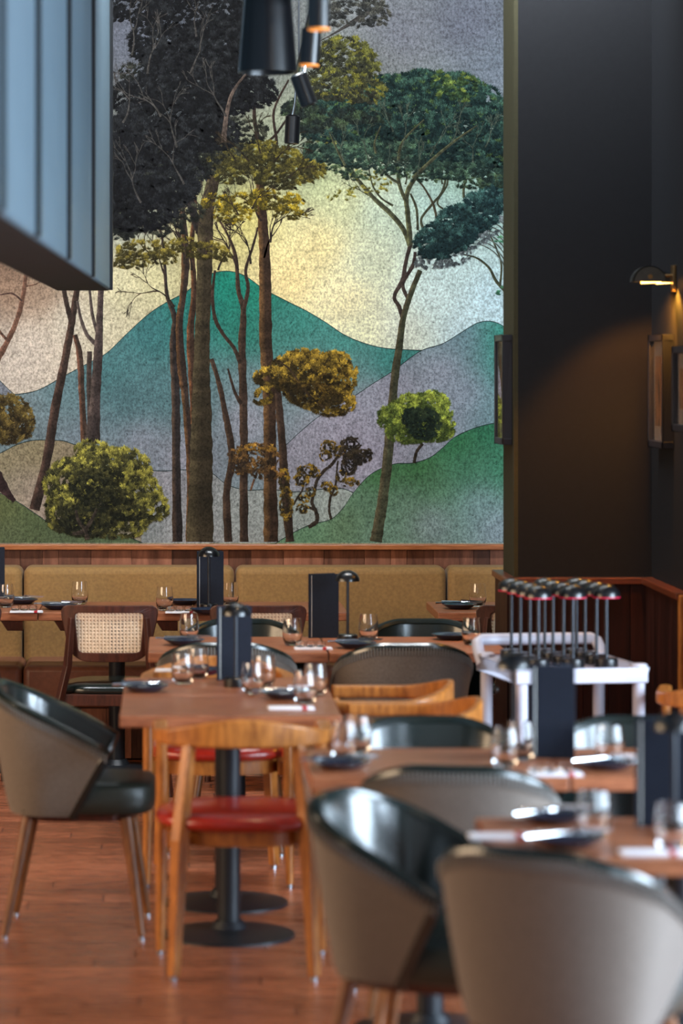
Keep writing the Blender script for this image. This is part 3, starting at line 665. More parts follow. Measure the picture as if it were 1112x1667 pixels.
TA.put((.186, 10.03, 0), 0, 'walnut table right behind the nearest armchair, front one of a joined pair', 'table', GA)
TA.put((.186, 10.63, 0), 0, 'walnut table joined behind the front centre table, farther one of the pair', 'table', GA)
TC = Maker(make_table(.70, .63, False))
GC = 'pair of joined tables in front of the trolley'
TC.put((.722, 8.585, 0), 0, 'left of two joined walnut tables before the trolley, mostly bare top', 'table', GC)
TC.put((1.424, 8.585, 0), 0, 'right of two joined walnut tables before the trolley, holding a plain slate menu', 'table', GC)
TD = Maker(make_table(.76, .64, False))
TD.put((1.12, 7.20, 0), 0, 'nearest walnut table, at the lower right behind the large grey tub chair', 'table')

# ---------------------------------------------------------------- chairs
def ucurve(w_, b_, yf, n, c_=-.05, p=2.3):
    """plan U from the right tip round the back to the left tip; returns points and outward normals"""
    raw = []
    m_ = 10
    for i in range(m_): raw.append((w_, yf+(c_-yf)*i/m_))
    k = 40
    for i in range(k+1):
        a = PI*i/k; ca, sa = math.cos(a), math.sin(a); q = (abs(ca)**p+abs(sa)**p)**(-1/p)
        raw.append((w_*ca*q, c_-(b_+c_)*sa*q))
    for i in range(1, m_+1): raw.append((-w_, c_+(yf-c_)*i/m_))
    d = [0]
    for a, b in zip(raw, raw[1:]): d.append(d[-1]+math.hypot(b[0]-a[0], b[1]-a[1]))
    out = []
    for i in range(n+1):
        t_ = d[-1]*i/n; j = 0
        while j < len(d)-2 and d[j+1] < t_: j += 1
        f_ = (t_-d[j])/(d[j+1]-d[j]); out.append((raw[j][0]+(raw[j+1][0]-raw[j][0])*f_, raw[j][1]+(raw[j+1][1]-raw[j][1])*f_))
    nr = []
    for i in range(n+1):
        a = out[max(i-1, 0)]; b = out[min(i+1, n)]; dx, dy = b[0]-a[0], b[1]-a[1]; L_ = math.hypot(dx, dy); nr.append((-dy/L_, dx/L_))
    s0 = out[n//2]; 
    if nr[n//2][1] > 0: nr = [(-a, -b) for a, b in nr]
    return out, nr

def make_tub():
    r = empty('tub_chair'); N = 48; R = 12
    def rimz(u):
        a = abs(u)
        return .795-.0*a if a < .18 else .795-.19*((a-.18)/.82)**1.35
    def surf(off, z0=.395):
        grid = []
        for j in range(R+1):
            t_ = j/R
            w_ = .205+.060*t_**.8-off; b_ = .20+.07*t_**.8-off; yf = .015+.115*t_
            pts, nr = ucurve(w_, b_, yf, N)
            row = []
            for i, p in enumerate(pts):
                u = 2*i/N-1; zt = rimz(u); z = z0+(zt-z0)*t_
                row.append((p[0], p[1], z))
            grid.append(row)
        return grid
    def gridmesh(mb, g, flip=False):
        n = len(g[0]); o = [p for row in g for p in row]
        mb.add(o, [(i*n+k, i*n+k+1, (i+1)*n+k+1, (i+1)*n+k) for i in range(len(g)-1) for k in range(n-1)])
    go, gi = surf(0), surf(.035)
    mb = MB(); gridmesh(mb, go)
    # bottom return
    pts = go[0]; mid_ = surf(.02)
    mb.add([*go[0], *mid_[0]], [(k, k+1, N+1+k+1, N+1+k) for k in range(N)])
    # closing side edge strips
    for k in (0, N):
        mb.add([row[k] for row in go]+[row[k] for row in mid_], [(i, i+1, R+1+i+1, R+1+i) for i in range(R)])
    mb.build('outer_shell', M_cloth, r, smooth=True, ang=60)
    mb = MB(); gridmesh(mb, gi); mb.add([*gi[-1], *mid_[-1]], [(k, k+1, N+1+k+1, N+1+k) for k in range(N)])
    for k in (0, N): mb.add([row[k] for row in gi]+[row[k] for row in mid_], [(i, i+1, R+1+i+1, R+1+i) for i in range(R)])
    mb.add([*gi[0], *mid_[0]], [(k, k+1, N+1+k+1, N+1+k) for k in range(N)])
    mb.build('inner_shell', M_green, r, smooth=True, ang=60)
    rim = [(a[0]*.5+b[0]*.5, a[1]*.5+b[1]*.5, a[2]) for a, b in zip(go[-1], gi[-1])]
    side1 = [tuple((go[j][0][k]+gi[j][0][k])/2 for k in range(3)) for j in range(R)]; side2 = [tuple((go[j][-1][k]+gi[j][-1][k])/2 for k in range(3)) for j in range(R)]
    path = side1+rim+side2[::-1]
    rp = MB().tube(path, .0195, 10).build('rolled_rim', M_green, r, smooth=True)
    st = MB()
    for k in range(0, len(go[-1])*2-2):
        i = k//2; f_ = (k % 2)*.5; a, b = go[-1][i], go[-1][i+1]; p = [a[q]+(b[q]-a[q])*f_ for q in range(3)]
        L_ = math.hypot(p[0], p[1]); p1 = (p[0]*(1+.003/L_), p[1]*(1+.003/L_), p[2]+.001); p2 = (p[0]*(1+.001/L_), p[1]*(1+.001/L_), p[2]-.027)
        st.tube([p1, p2], .0026, 5)
    st.build('stitching', M_thread, rp)
    # seat cushion
    MB().lathe([(0, .40), (.20, .40), (.211, .408), (.214, .44), (.213, .483), (.204, .499), (.16, .505), (0, .507)], 40, (0, .05, 0), 1.0, 1.08, 4.2).build('seat', M_seat, r, smooth=True, ang=70)
    MB().lathe([(0, .375), (.18, .375), (.185, .40), (0, .40)], 32, (0, .03, 0), 1, 1.05, 3.4).build('seat_frame', M_dark, r)
    for sx in (-1, 1):
        for yy, fy in ((.19, .245), (-.13, -.20)):
            lg = MB().tube([(sx*.155, yy, .385), (sx*.215, fy, .012)], [.021, .0115], 12).build('leg', M_oakleg, r, smooth=True)
            MB().tube([(sx*.215, fy, 0), (sx*.215, fy, .009)], .009, 10).build('foot_cap', M_chrome, lg, smooth=True)
    return r
M_oakleg = wood('brown_oak_leg', rgb(84, 48, 22), rgb(134, 82, 40), .4, (20, 20, 4), .1)
TUB = Maker(make_tub); RD = math.radians
def tub(x, y, th, label, g=None): return TUB.put((x, y, 0), -RD(th), label, 'chair', g)
tub(-.335, 10.17, 92, 'grey cloth tub chair at the left frame edge, facing the centre table')
tub(.61, 7.43, 116, 'tub chair turned sideways at lower centre, glossy dark green leather inside showing')
tub(.885, 6.86, 32, 'nearest tub chair, large grey rounded back at the lower right corner')
tub(.775, 8.27, 10, 'grey-backed tub chair tucked under the joined tables, directly behind the two nearest tub chairs')
tub(.765, 8.93, 178, 'tub chair facing the camera across the mostly bare walnut table')
tub(1.36, 8.93, 184, 'tub chair facing the camera behind the glass right of the plain slate menu')
tub(.215, 11.87, 4, 'grey-backed tub chair in the second row, mostly hidden behind the centre menu')
tub(.885, 11.85, -2, 'grey-backed tub chair in the second row with its rounded back in plain view')
tub(.29, 12.49, 180, 'tub chair facing the camera across the second row, behind the left slate menu')
tub(1.035, 12.49, 180, 'tub chair facing the camera across the second row, glossy dark top beside the dome lamp')

def make_armchair():
    r = empty('wooden_armchair'); N = 44
    pts, nr = ucurve(.255, .235, .165, N, -.02, 2.1)
    th, z0, z1 = [], [], []
    for i in range(N+1):
        u = abs(2*i/N-1); k = max(0, 1-u/.62); k = k*k*(3-2*k)
        th.append(.024+.022*(1-k)); hgt = .042+.046*k; top = .742+.046*k-.0*u
        z1.append(top); z0.append(top-hgt)
    MB().sweep(pts, nr, th, z0, z1).build('back_rail', M_oak, r, smooth=True, bevel=.008, seg=3)
    for sx in (-1, 1):
        fl_ = MB().tube([(sx*.255, .18, .012), (sx*.250, .165, .36), (sx*.250, .16, .60), (sx*.255, .15, .742)], [.0135, .019, .0185, .016], 12).build('leg', M_oak, r, smooth=True)
        MB().tube([(sx*.255, .18, 0), (sx*.255, .18, .014)], .011, 10).build('foot_cap', M_chrome, fl_, smooth=True)
        rl = MB().tube([(sx*.213, -.245, .012), (sx*.195, -.225, .42), (sx*.165, -.185, .72)], [.021, .030, .022], 4, flat=1.0).build('leg', M_oak, r, bevel=.004)
        MB().tube([(sx*.213, -.245, 0), (sx*.213, -.245, .014)], .011, 10).build('foot_cap', M_chrome, rl, smooth=True)
        MB().box(sx*.225-.012, sx*.225+.012, -.21, .15, .395, .445).build('side_rail', M_oak, r, bevel=.004)
    MB().lathe([(.20, .40), (.225, .40), (.225, .452), (.20, .452), (.20, .40)][:4]+[(.20, .40)], 40, (0, -.02, 0), 1, .92, 2.6).build('seat_frame', M_oak, r, smooth=True)
    MB().lathe([(0, .447), (.235, .447), (.262, .458), (.268, .472), (.258, .488), (.22, .499), (.1, .504), (0, .504)], 48, (0, -.03, 0), 1, .92, 2.5).build('seat', M_red, r, smooth=True, ang=70)
    return r
ARM = Maker(make_armchair)
def arm(x, y, th, label, g=None): return ARM.put((x, y, 0), -RD(th), label, 'chair', g)
arm(.218, 9.53, 0, 'nearest golden oak armchair, round red leather seat, seen from behind')
arm(.165, 11.13, 180, 'golden oak armchair facing the camera at the far end of the centre table')
arm(.755, 9.92, -92, 'golden oak armchair, nearer of two at the right side of the centre table')
arm(.715, 10.49, -88, 'golden oak armchair, farther of two at the right side of the centre table')
arm(1.945, 10.55, 12, 'golden oak armchair at the right frame edge, only the end of its rail in view')

def make_cane():
    r = empty('cane_back_chair')
    # curved rounded back frame with open centre, then cane lattice
    def bend(x, z): return -.215+ (x/.22)**2*.045-.10*(z-.57)
    def outline(wt, wb, zt, zb, rc, n=10):
        cs = [(wt, zt), (-wt, zt), (-wb, zb), (wb, zb)]; out = []
        for i in range(4):
            p0, p1, p2 = Vector(cs[i-1]), Vector(cs[i]), Vector(cs[(i+1) % 4])
            a = p1+(p0-p1).normalized()*rc[i]; b = p1+(p2-p1).normalized()*rc[i]
            for k in range(n+1):
                t_ = k/n; q = a*(1-t_)**2+p1*2*t_*(1-t_)+b*t_**2; out.append((q.x, q.y))
        return out
    o1 = outline(.220, .168, .822, .575, (.05, .05, .09, .09)); o2 = outline(.150, .135, .790, .615, (.02, .02, .02, .02))
    def reseg(o, n=96):
        d = [0]; P2 = o+[o[0]]
        for a, b in zip(P2, P2[1:]): d.append(d[-1]+math.hypot(b[0]-a[0], b[1]-a[1]))
        out = []
        cx = sum(p[0] for p in o)/len(o); cz = (max(p[1] for p in o)+min(p[1] for p in o))/2
        for i in range(n):
            a = 2*PI*i/n; dx, dz = math.cos(a)*1.35, math.sin(a)
            best = None
            for p, q in zip(P2, P2[1:]):
                ex, ez = q[0]-p[0], q[1]-p[1]; den = dx*ez-dz*ex
                if abs(den) < 1e-9: continue
                t_ = ((p[0]-cx)*ez-(p[1]-cz)*ex)/den; s_ = ((p[0]-cx)*dz-(p[1]-cz)*dx)/den
                if t_ > 0 and -.001 <= s_ <= 1.001 and (best is None or t_ > best): best = t_
            best = best or .1; out.append((cx+dx*best, cz+dz*best))
        return out
    A, B = reseg(o1), reseg(o2); n = len(A); vs_ = []
    for dy in (-.012, .012):
        for o in (A, B): vs_ += [(x, bend(x, z)+dy, z) for x, z in o]
    fs = []
    for k in range(n):
        k2 = (k+1) % n
        fs += [(k, k2, n+k2, n+k), (2*n+k, 3*n+k, 3*n+k2, 2*n+k2), (k, 2*n+k, 2*n+k2, k2), (n+k, n+k2, 3*n+k2, 3*n+k)]
    MB().add(vs_, fs).build('back_frame', M_dark, r, bevel=.004)
    cn = MB(); 
    def strand(p, q, wd=.0022, off=0):
        m_ = 6; L = []
        dx, dz = q[0]-p[0], q[1]-p[1]; l_ = math.hypot(dx, dz)
        if l_ < .004: return
        nx_, nz_ = -dz/l_*wd/2, dx/l_*wd/2
        for i in range(m_+1):
            x, z = p[0]+dx*i/m_, p[1]+dz*i/m_
            L.append(((x+nx_, bend(x, z)+off, z+nz_), (x-nx_, bend(x, z)+off, z-nz_)))
        v_ = [a for pr in L for a in pr]+[(a[0], a[1]+.0012, a[2]) for pr in L for a in pr]; o = 2*(m_+1)
        f_ = []
        for i in range(m_):
            a = 2*i; f_ += [(a, a+1, a+3, a+2), (o+a, o+a+2, o+a+3, o+a+1), (a, a+2, o+a+2, o+a), (a+1, o+a+1, o+a+3, a+3)]
        cn.add(v_, f_)
    W_, Z0, Z1 = .146, .612, .793
    g = .0152
    x = -W_
    while x <= W_: strand((x, Z0), (x, Z1), .0056, -.002); x += g
    z = Z0
    while z <= Z1: strand((-W_, z), (W_, z), .0056, -.0005); z += g
    for s_ in (-1, 1):
        c_ = -W_-(Z1-Z0)
        while c_ < W_+.001:
            pa = []
            x0 = c_; x1 = c_+(Z1-Z0); za, zb = Z0, Z1
            if x0 < -W_: za = Z0+(-W_-x0); x0 = -W_
            if x1 > W_: zb = Z1-(x1-W_); x1 = W_
            if s_ < 0: x0, x1 = -x0, -x1
            if zb > za: strand((x0, za), (x1, zb), .0022, .001)
            c_ += g
    cn.build('cane_panel', M_cane, r)
    for sx in (-1, 1):
        MB().tube([(sx*.268, -.290, 0), (sx*.222, -.245, .38), (sx*.180, -.238, .56), (sx*.163, -.252, .77)], [.017, .022, .021, .015], 4).build('leg', M_dark, r, bevel=.003)
        MB().tube([(sx*.215, .20, 0), (sx*.200, .185, .42)], [.014, .020], 12).build('leg', M_dark, r, smooth=True)
        MB().box(sx*.2-.011, sx*.2+.011, -.22, .18, .385, .43).build('side_rail', M_dark, r, bevel=.003)
    MB().box(-.2, .2, -.235, -.213, .385, .435).build('rear_rail', M_dark, r, bevel=.003)
    MB().box(-.2, .2, .172, .192, .385, .43).build('front_rail', M_dark, r, bevel=.003)
    MB().lathe([(0, .432), (.205, .432), (.215, .445), (.205, .468), (.15, .48), (0, .483)], 40, (0, -.015, 0), 1, .98, 4.0).build('seat', M_green, r, smooth=True, ang=70)
    return r
CANE = Maker(make_cane)
for x, rz, lb in ((-.265, -2, 'dark walnut chair with cream woven cane back, fully in view left of centre'),
                  (-.96, 2, 'dark walnut cane-backed chair cut off by the left frame edge'),
                  (.375, 0, 'dark walnut cane-backed chair half hidden behind the slate menus of the second row'),
                  (1.545, -3, 'dark walnut cane-backed chair partly hidden by the dark pillar wainscot')):
    CANE.put((x, 13.56, 0), RD(rz), lb, 'chair', 'cane-backed chairs by the banquette')

# ---------------------------------------------------------------- table lamps
def make_lamp():
    r = empty('dome_lamp')
    MB().lathe([(0, 0), (.041, 0), (.042, .004), (.040, .029), (.036, .033), (0, .033)], 32).build('base', M_black, r, smooth=True)
    MB().tube([(0, 0, .029), (0, 0, .26)], .006, 12).build('pole', M_pole, r, smooth=True)
    dome = [(.0485*math.cos(a), .247+.044*math.sin(a)) for a in [PI/2*k/10 for k in range(11)]]
    inn = [(.0465*math.cos(a), .247+.042*math.sin(a)) for a in [PI/2*k/10 for k in range(11)]]
    MB().lathe(inn[::-1][1:] + dome[:-1]+[(0.0001, .291)], 36).build('shade', M_black, r, smooth=True, ang=60)
    return r
def make_lamp_charging():
    r = make_lamp(); MB().lathe([(.040, .2445), (.0478, .2435), (.0478, .2475), (.040, .2475)], 32).build('charging_ring', M_redled, r, smooth=True)
    return r
LMP = Maker(make_lamp)
def lamp(px, py, label): return LMP.put(at(px, py), 0, label, 'lamp', 'dome lamps on the tables')
lamp(340, 994, 'small black dome lamp before the slate menu on the banquette table')
lamp(566, 1046, 'small black dome lamp on the second row table, right beside the wide slate menu')
lamp(384, 1118, 'small black dome lamp at the centre table, its top just above the slate menu')
lamp(836, 1231, 'small black dome lamp in front of the white trolley, left of the plain slate menu')
lamp(1098, 1358, 'black dome lamp at the right frame edge in front of the nearest slate menu')
LC = Maker(make_lamp_charging)
# ---------------------------------------------------------------- trolley
TR = (1.385, 10.93); TA_ = RD(8.5); TZ = .805
tr = empty('trolley', (TR[0], TR[1], 0), TA_); tag(tr, 'white plastic service trolley with handle, holding rows of dome lamps', 'trolley')
hw, hd = .225, .26
mb = MB(); mb.box(-hw, hw, -hd, hd, TZ-.012, TZ)
mb.build('top_tray', M_white, tr, bevel=.003)
mb = MB(); mb.box(-hw-.012, hw+.012, -hd-.012, -hd, TZ-.05, TZ+.004); mb.box(-hw-.012, hw+.012, hd, hd+.012, TZ-.05, TZ+.004)
mb.box(-hw-.012, -hw, -hd, hd, TZ-.05, TZ+.004); mb.box(hw, hw+.012, -hd, hd, TZ-.05, TZ+.004)
mb.build('tray_rim', M_white, tr, smooth=True, bevel=.006, seg=3)
for k, zz in enumerate((.46, .14)):
    mb = MB(); mb.box(-hw, hw, -hd, hd, zz, zz+.012)
    mb.box(-hw-.01, hw+.01, -hd-.01, -hd, zz, zz+.04); mb.box(-hw-.01, hw+.01, hd, hd+.01, zz, zz+.04); mb.box(-hw-.01, -hw, -hd, hd, zz, zz+.04); mb.box(hw, hw+.01, -hd, hd, zz, zz+.04)
    if k == 1: mb.build('shelf', M_white, tr, bevel=.003)
for sx in (-1, 1):
    for sy in (-1, 1):
        px_, py_ = sx*(hw-.015), sy*(hd-.015)
        lg = MB().lathe([(.0215, .09), (.0215, TZ-.004)], 20, (px_, py_, 0)).build('leg', M_white, tr, smooth=True)
        MB().lathe([(0, TZ+.002), (.030, TZ+.002), (.030, TZ+.012), (.024, TZ+.016), (0, TZ+.016)], 20, (px_, py_, 0)).build('cap', M_white, lg, smooth=True)
        cs = MB(); cs.tube([(px_-.011, py_, .035), (px_+.011, py_, .035)], .035, 18); cs.box(px_-.016, px_+.016, py_-.012, py_+.012, .04, .095)
        cs.build('caster', M_black, lg)
hz = TZ+.055
MB().tube([(-hw, hd-.02, TZ-.03), (-hw-.004, hd+.03, TZ+.02), (-hw, hd+.06, hz-.01), (-hw+.02, hd+.07, hz), (0, hd+.07, hz), (hw-.02, hd+.07, hz), (hw, hd+.06, hz-.01), (hw+.004, hd+.03, TZ+.02), (hw, hd-.02, TZ-.03)], .0215, 14).build('handle', M_white, tr, smooth=True)
MB().tube([(-hw-.012, -.02, TZ-.09), (-hw-.02, -.02, TZ-.09)], .014, 16).build('knob', M_black, tr, smooth=True)
GL = 'black dome lamps standing on the white trolley'
rn = ('nearest row', 'second row', 'third row', 'back row'); cn_ = ('left column', 'middle column', 'right column')
for j in range(4):
    for i in range(3):
        lx, ly = -.138+i*.120+random.uniform(-.004, .004), -.205+j*.122+random.uniform(-.006, .006)
        X = TR[0]+lx*math.cos(TA_)-ly*math.sin(TA_); Y = TR[1]+lx*math.sin(TA_)+ly*math.cos(TA_)
        LC.put((X, Y, TZ+.0005), 0, 'black dome lamp with red ring on the trolley, %s, %s' % (rn[j], cn_[i]), 'lamp', GL)

# ---------------------------------------------------------------- menus
def make_menu(a=14, wd=.118):
    def fn():
        r = empty('menu_stand')
        for k, s_ in enumerate((1, -1)):
            M_ = Matrix.Rotation(RD(a*s_), 4, 'Z')
            MB().box(0, wd, -.0025, .0025, 0, .262, Matrix.Translation((-wd/2, 0, 0)) @ M_).build('cover', M_slate, r, bevel=.001)
            MB().box(.004, wd-.006, -.0045*s_-.0018, -.0045*s_+.0018, .004, .256, Matrix.Translation((-wd/2, 0, 0)) @ M_).build('page', M_paper, r)
        MB().box(-wd/2-.005, -wd/2+.003, -.007, .007, 0, .262).build('spine', M_slate, r, bevel=.001)
        return r
    return fn
MN = Maker(make_menu())
def menu(px, py, rz, label): 
    o = MN.put(at(px, py), RD(rz), label, 'menu', 'upright slate menus on the tables'); return o
menu(343, 990, 8, 'upright slate menu on the banquette table, standing behind a dome lamp')
menu(527, 1038, 14, 'wide upright slate menu on the second row table left of the dome lamp')
menu(382, 1107, 10, 'upright slate menu on the centre table, its top lined up with a dome lamp')
menu(901, 1234, 4, 'upright plain slate menu on the table in front of the white trolley')
menu(1078, 1346, 4, 'large upright slate menu on the nearest table at the right frame edge')
menu(-12, 982, 5, 'upright slate menu cut off by the left frame edge on the banquette table')

# ---------------------------------------------------------------- glasses, plates, napkins, cutlery
def make_glass():
    h = .108; o = [(.0, 0), (.024, 0), (.030, .004), (.037, .022), (.0405, .045), (.039, .075), (.034, h)]
    i_ = [(.0325, h), (.0372, .075), (.0385, .045), (.034, .024), (.024, .014), (0, .012)]
    return MB().lathe(o+i_, 32).build('drinking_glass', M_glass, None, smooth=True, ang=70)
GLS = Maker(make_glass); GG = 'stemless drinking glasses set on the tables'
for px, py, lb in ((9, 989, 'clear glass at the left frame edge on the banquette table'), (130, 984, 'clear glass directly above the cane-backed chair on the banquette table'),
                   (268, 994, 'clear glass on the banquette table between the cane-backed chair and the lamp menu'), (375, 986, 'clear glass just right of the menu and lamp on the banquette table'),
                   (778, 988, 'clear glass on the banquette table beside the dark pillar'),
                   (476, 1051, 'clear glass on the second row table just left of the wide slate menu'), (600, 1043, 'clear glass right of the dome lamp on the second row table'),
                   (768, 1050, 'clear glass at the right end of the second row by the trolley'), (308, 1042, 'clear glass at the left end of the second row'),
                   (298, 1114, 'clear glass near the left of the centre table, touching the dark plate side'), (322, 1104, 'clear glass behind another near the left of the centre table'),
                   (412, 1130, 'clear glass right of the menu on the centre table'), (430, 1118, 'clear glass behind another right of the centre menu'),
                   (497, 1146, 'clear glass at the right front corner of the centre table'), (514, 1132, 'clear glass at the right side of the centre table, behind the corner glass'),
                   (560, 1236, 'clear glass at the left end of the table before the trolley'), (583, 1226, 'clear glass behind another at the left end of the table before the trolley'),
                   (822, 1248, 'clear glass left of the plain slate menu, front one of a pair'), (848, 1238, 'clear glass left of the plain slate menu, rear one of a pair'),
                   (992, 1243, 'clear glass on the plate right of the plain slate menu'), (966, 1362, 'large blurred glass on the nearest table left of the edge menu'),
                   (1094, 1384, 'large blurred glass at the right frame edge on the nearest table')):
    GLS.put(at(px, py), random.random(), lb, 'glass', GG)
def make_plate():
    return MB().lathe([(0, 0), (.045, 0), (.058, .008), (.080, .021), (.082, .023), (.079, .0235), (.056, .012), (.045, .006), (0, .005)], 44).build('plate', M_plate, None, smooth=True, ang=70)
PLT = Maker(make_plate)
def make_fork():
    mb = MB()
    mb.tube([(0, -.085, .002), (0, -.03, .003), (0, .02, .0045), (0, .04, .003)], [.005, .0028, .0025, .006], 8, flat=1)
    for k in range(4): mb.tube([((k-1.5)*.0042, .04, .003), ((k-1.5)*.0048, .06, .002), ((k-1.5)*.0044, .082, .005)], [.0017, .0015, .0010], 6)
    return mb.build('fork', M_steel, None, smooth=True)
def make_knife():
    mb = MB(); mb.tube([(0, -.09, .003), (0, -.02, .003), (0, 0, .003)], [.0055, .005, .0035], 8)
    mb.add([(-.001, 0, 0), (.001, 0, 0), (.001, 0, .014), (-.001, 0, .014), (-.0008, .09, .001), (.0008, .09, .001), (.0008, .1, .008), (-.0008, .1, .008)],
           [(0, 1, 5, 4), (1, 2, 6, 5), (2, 3, 7, 6), (3, 0, 4, 7), (0, 3, 2, 1), (4, 5, 6, 7)])
    return mb.build('knife', M_steel, None, smooth=True)
def make_napkin():
    r = empty('napkin')
    mb = MB(); mb.box(-.075, .075, -.03, .03, 0, .004); mb.box(-.074, .072, -.029, .027, .0042, .008); mb.build('cloth', M_napkin, r, smooth=True, bevel=.0015)
    MB().box(.035, .050, -.031, .031, -.0, .0092).build('paper_band', M_redband, r, bevel=.001)
    return r
FRK, KNF, NAP = Maker(make_fork), Maker(make_knife), Maker(make_napkin)
def make_pot():
    return MB().lathe([(0, 0), (.016, 0), (.019, .004), (.0185, .020), (.0165, .021), (.016, .006), (0, .005)], 20).build('salt_dish', M_glass, None, smooth=True)
POT = Maker(make_pot)
plates = [(34, 983, 'left end of the banquette tables'), (96, 992, 'banquette table left of the cane-backed chair top'), (301, 984, 'banquette table just left of the lamp menu'), (338, 999, 'banquette table under the lamp menu'),
          (748, 991, 'banquette table beside the pillar'), (300, 1050, 'left end of the second row'), (580, 1055, 'second row table below the dome lamp'), (735, 1041, 'far right of the second row table'),
          (236, 1126, 'left front of the centre table'), (330, 1098, 'centre table behind the pair of glasses'), (464, 1137, 'right front of the centre table'),
          (556, 1252, 'left end of the table before the trolley'), (990, 1252, 'right of the plain slate menu'), (926, 1378, 'front of the nearest table'), (902, 1340, 'rear of the nearest table')]
for k, (px, py, wh) in enumerate(plates):
    x, y, z = at(px, py); PLT.put((x, y, z), 0, 'dark blue-black shallow plate on the '+wh if not wh.startswith('right of') and not wh.startswith('left end') and not wh.startswith('far') and not wh.startswith('left front') and not wh.startswith('right front') and not wh.startswith('front') and not wh.startswith('rear') else 'dark blue-black shallow plate at the '+wh, 'plate', 'dark plates set on the tables')
    if k in (2, 3, 7, 9): continue
    o = FRK.put((x-.03, y, z+.0255), RD(-70+random.uniform(-15, 15)), 'steel fork resting across the plate at the '+wh, 'fork', 'forks resting on the plates')
    o.rotation_euler = (0, 0, o.rotation_euler.z)
    KNF.put((x+.01, y+.03, z+.0265), RD(-80+random.uniform(-15, 15)), 'steel knife resting across the plate at the '+wh, 'knife', 'knives resting on the plates')
naps = [(43, 997, 'left end of the banquette tables, beside small dishes'), (296, 998, 'banquette table between glass and lamp menu'), (510, 1057, 'second row table before the wide menu'),
        (474, 1154, 'right front corner of the centre table'), (286, 1093, 'rear left of the centre table beside the glasses'), (902, 1262, 'table before the trolley below the plain menu'),
        (815, 1364, 'left end of the nearest table'), (1062, 1390, 'nearest table below the edge menu'), (1030, 1056, None)]
for k, (px, py, wh) in enumerate(naps):
    if wh is None: continue
    x, y, z = at(px, py); NAP.put((x, y, z), RD(random.uniform(-4, 4)), 'folded white linen napkin with red band, '+wh, 'napkin', 'folded white napkins')
    if k in (0, 1, 2, 5):
        for q in range(3):
            POT.put((x-.05+q*.04, y+.002, z+.0095), 0, ('left', 'middle', 'right')[q]+' tiny glass dish on napkin, '+wh, 'dish', 'tiny glass dishes on the napkins')

# ---------------------------------------------------------------- wall lamp, pictures
def picture(y0, y1, x, z0, z1, label, dx=.045):
    r = empty('framed_picture', (x, (y0+y1)/2, z0)); tag(r, label, 'picture'); h = z1-z0; w_ = (y1-y0)/2; fw = .026
    mb = MB(); mb.box(-dx, 0, -w_, -w_+fw, 0, h); mb.box(-dx, 0, w_-fw, w_, 0, h); mb.box(-dx, 0, -w_, w_, 0, fw); mb.box(-dx, 0, -w_, w_, h-fw, h)
    mb.build('frame', M_frame, r, bevel=.002)
    MB().box(-.020, -.004, -w_+fw, w_-fw, fw, h-fw).build('mount', M_mount, r)
    MB().box(-.0235, -.0205, -w_+.065, w_-.065, .085, h-.085).build('print', M_print, r)
    MB().box(-.033, -.031, -w_+fw, w_-fw, fw, h-fw).build('glass', M_glass, r)
picture(12.08, 12.45, 1.974, 1.535, 1.985, 'larger black framed ochre print with cream mount under the wall lamp')
picture(11.45, 11.86, 1.974, 1.61, 1.935, 'smaller black framed ochre print cut off by the right frame edge')
picture(12.69, 13.02, 1.406, 1.535, 1.99, 'narrow looking black framed picture seen edge-on on the pillar side', .040)

sc = empty('wall_lamp', (1.975, 12.05, 2.205)); tag(sc, 'twin shade swing arm wall lamp glowing orange on the dark wall', 'wall lamp')
MB().box(-.014, 0, -.03, .03, -.055, .05).build('wall_plate', M_brass, sc, bevel=.003)
MB().tube([(-.012, 0, .01), (-.12, 0, .008), (-.135, 0, 0)], .006, 10).build('arm', M_brass, sc, smooth=True)
M_shade = plain('brushed_nickel_shade', rgb(84, 88, 86), .45, .4, 40, .08, .03)
for xc, yc, rr_, L2 in ((-.108, -.01, .066, .10), (-.045, .07, .045, .08)):
    n = 20; pr = [(xc+math.cos(RD(4)+RD(172)*i/n)*rr_, math.sin(RD(4)+RD(172)*i/n)*rr_) for i in range(n+1)]
    pi_ = [(xc+(x-xc)*.95, z*.95) for x, z in pr]
    mb = MB(); vs_ = [(x, yc+e*L2/2, z-.02) for q in (pr, pi_) for e in (-1, 1) for x, z in q]; m_ = n+1; fs = []
    for i in range(n): fs += [(i, i+1, m_+i+1, m_+i), (2*m_+i, 3*m_+i, 3*m_+i+1, 2*m_+i+1), (i, 2*m_+i, 2*m_+i+1, i+1), (m_+i, m_+i+1, 3*m_+i+1, 3*m_+i)]
    for e in (0, 1):          # half-round end plates
        o_ = len(vs_); vs_ += [(xc, yc+(-1, 1)[e]*L2/2, -.016)]; fs += [(o_, e*m_+i, e*m_+i+1) for i in range(n)]
    mb.add(vs_, fs); s1 = mb.build('lamp_shade', M_shade, sc, smooth=True, ang=50)
    MB().tube([(xc, yc-L2/2-.004, .004), (xc, yc-L2/2+.002, .004)], .009, 12).build('screw', M_brass, s1)
    MB().tube([(xc-rr_*.5, yc-L2*.3, -.019), (xc+rr_*.7, yc-L2*.3, -.015)], .0045, 10).build('bulb', M_warm, s1, smooth=True)
spot('wall_lamp_light', (1.935, 12.0, 2.17), (0, 0, 0), (1.0, .42, .04), 26, 130, .5, .02)
spot('wall_lamp_light', (1.86, 12.04, 2.17), (RD(32), RD(-14), 0), (1.0, .36, .05), 36, 96, .4, .03)
cd = empty('glint_tube', (1.975, 11.38, 1.80)); tag(cd, 'glowing tube standing in for an orange reflection at the right edge before the smaller picture', 'wall lamp')
MB().tube([(0, 0, 0), (-.05, 0, 0), (-.056, 0, .01)], .004, 8).build('bracket', M_brass, cd, smooth=True)
